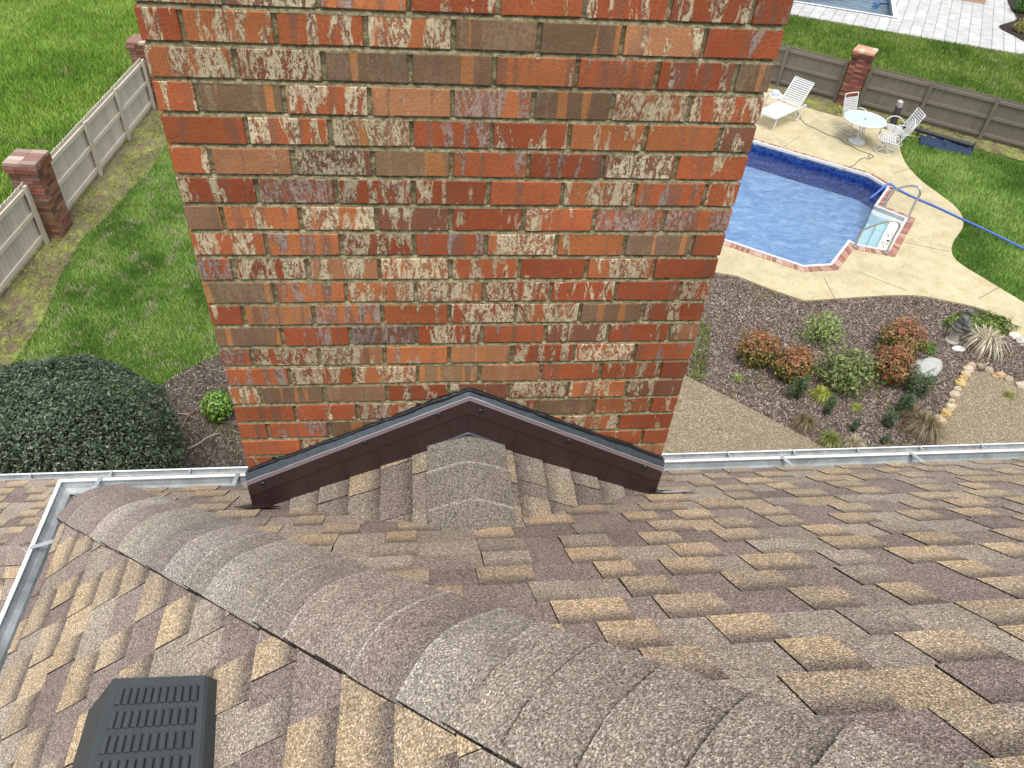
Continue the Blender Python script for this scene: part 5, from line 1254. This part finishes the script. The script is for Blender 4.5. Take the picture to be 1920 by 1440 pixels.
# blue vacuum hose and grey cord
def ground_tube(name, pxs, r_, mat, lab, cat, z=ZD, lift=None, sm=4):
    pts = [Vector((*gp(p[0], p[1], z), z + r_ + (lift[i] if lift else 0))) for i, p in enumerate(pxs)]; o0 = pts[0].copy(); mb = MB()
    mb.tube(smooth_open([tuple(p-o0) for p in pts], sm), r_, 8); return tag(mb.build(name, mat, None, loc=o0, smooth=True), lab, cat)
ground_tube('vacuum_hose', [(1636, 361), (1650, 356), (1663, 352), (1680, 357), (1705, 368), (1730, 379), (1760, 392), (1800, 411), (1830, 425), (1870, 444), (1925, 471), (2000, 505)], .027, plain("blue_hose", (.06, .14, .48), .4, .5, 0, .2, 10), 'blue vacuum hose running from the pool corner across deck and lawn', 'hose', lift=[-.20, -.05, .09, .03, 0, 0, 0, 0, 0, 0, 0, 0])
ground_tube('power_cord', [(1494, 208), (1500, 222), (1512, 234), (1530, 242), (1545, 250), (1560, 256), (1574, 260), (1583, 268), (1597, 275), (1612, 283), (1630, 289), (1637, 293), (1633, 297), (1627, 294), (1632, 290), (1637, 294), (1628, 299), (1620, 296), (1608, 303), (1600, 311), (1588, 315), (1577, 320)], .010, plain("grey_cord", (.14, .13, .10), .7), 'thin grey cord winding over the deck from lounger to pool', 'cord')
# far patio bits
x, y = gp(1800, 3); r = empty('fire_pit', (x, y, GZ)); tag(r, 'low tan stone block on the far patio at the top edge', 'fire pit')
mb = MB(); Rz = Matrix.Rotation(math.atan2(fe[1], fe[0]), 3, 'Z'); mb.box((.3, .55, .16), (1.9, 1.0, .32), Rz, (.45, .30, .20)); mb.build('stone_base', M_STONE, r)
mb = MB(); mb.box((.3, .55, .35), (2.0, 1.1, .05), Rz, (.5, .35, .25)); mb.build('top_slab', M_STONE, r)
BED = smooth_closed([gp(*p) for p in ((1872, 52), (1900, 68), (1940, 84), (1990, 60), (1990, -30), (1893, -30), (1890, 8), (1906, 36), (1888, 45))], 3)
sheet('far_planting_bed', BED, GZ+.05, M_DARKMULCH)
shrub('gold_shrub', (1912, 62), (.32, .3, .30), 700, .05, [(.25, .24, .06), (.16, .2, .05), (.34, .28, .10)], 'small golden green shrub in the far dark bed', 'shrub', seed=71, shell=.5)
shrub('round_green_shrub', (1916, 25), (.45, .45, .45), 1100, .06, [(.06, .14, .03), (.10, .2, .04)], 'round green shrub at the top right picture corner', 'shrub', seed=72, shell=.6)
r = empty('pool_cleaner', (*gp(1642, 10, GZ-.16), GZ-.16)); tag(r, 'small blue pool cleaner floating in the far pool', 'pool cleaner')
mb = MB(); mb.lathe([(.10, .02), (.16, .05), (.13, .11), (.04, .13)], n=14); mb.build('body', plain("cleaner_blue", (.02, .10, .28), .4), r)
mb = MB(); mb.tube(smooth_open([(0, 0, .10), (.4, .3, .02), (.9, .4, .02), (1.3, 1.0, .02)], 5), .025, 8); mb.build('hose', plain("cleaner_hose", (.05, .13, .3), .4), r)
# garden hose and dead branches in the soil bed
def branch(pxs, r0, lab, name='fallen_branch', cat='branch', col=(.20, .15, .10), grp='dead branches on the soil bed'):
    pts = [Vector((*gp(p[0], p[1]), GZ+.03+p[2])) for p in pxs]; o0 = pts[0].copy(); mb = MB(); q = smooth_open([tuple(p-o0) for p in pts], 4)
    mb.tube(q, [r0*(1-.6*i/len(q)) for i in range(len(q))], 6, col); tag(mb.build(name, M_ATTR, None, loc=o0, smooth=True), lab, cat, grp)
branch([(343, 805, 0), (352, 790, .05), (368, 777, .06), (386, 771, .02)], .012, 'thin curved brown stem arching beside the round bush', col=(.22, .13, .09))
branch([(388, 772, 0), (395, 787, .03), (412, 797, .04), (438, 795, .02)], .013, 'curved brown hoop of stem under the small green shrub', col=(.16, .10, .07))
branch([(352, 845, 0), (372, 838, .03), (392, 826, .05), (415, 816, .02)], .012, 'pale forked twig nearest the gutter', col=(.38, .33, .24))
branch([(335, 778, 0), (352, 782, .03), (372, 790, .0)], .009, 'short pale twig at the right side of the round bush', col=(.36, .32, .26))
# weeds right of the chimney: vine strip
P = pts_in([gp(*p) for p in ((1318, 600), (1330, 610), (1322, 720), (1290, 712))], 900)
blades('chimney_side_weeds', P, .10, .014, gcol(P, [(.14, .18, .05), (.24, .28, .08), (.32, .34, .14)], 2, 4), 'pale green weeds on mulch just right of the chimney', 'weeds', GZ+.01)
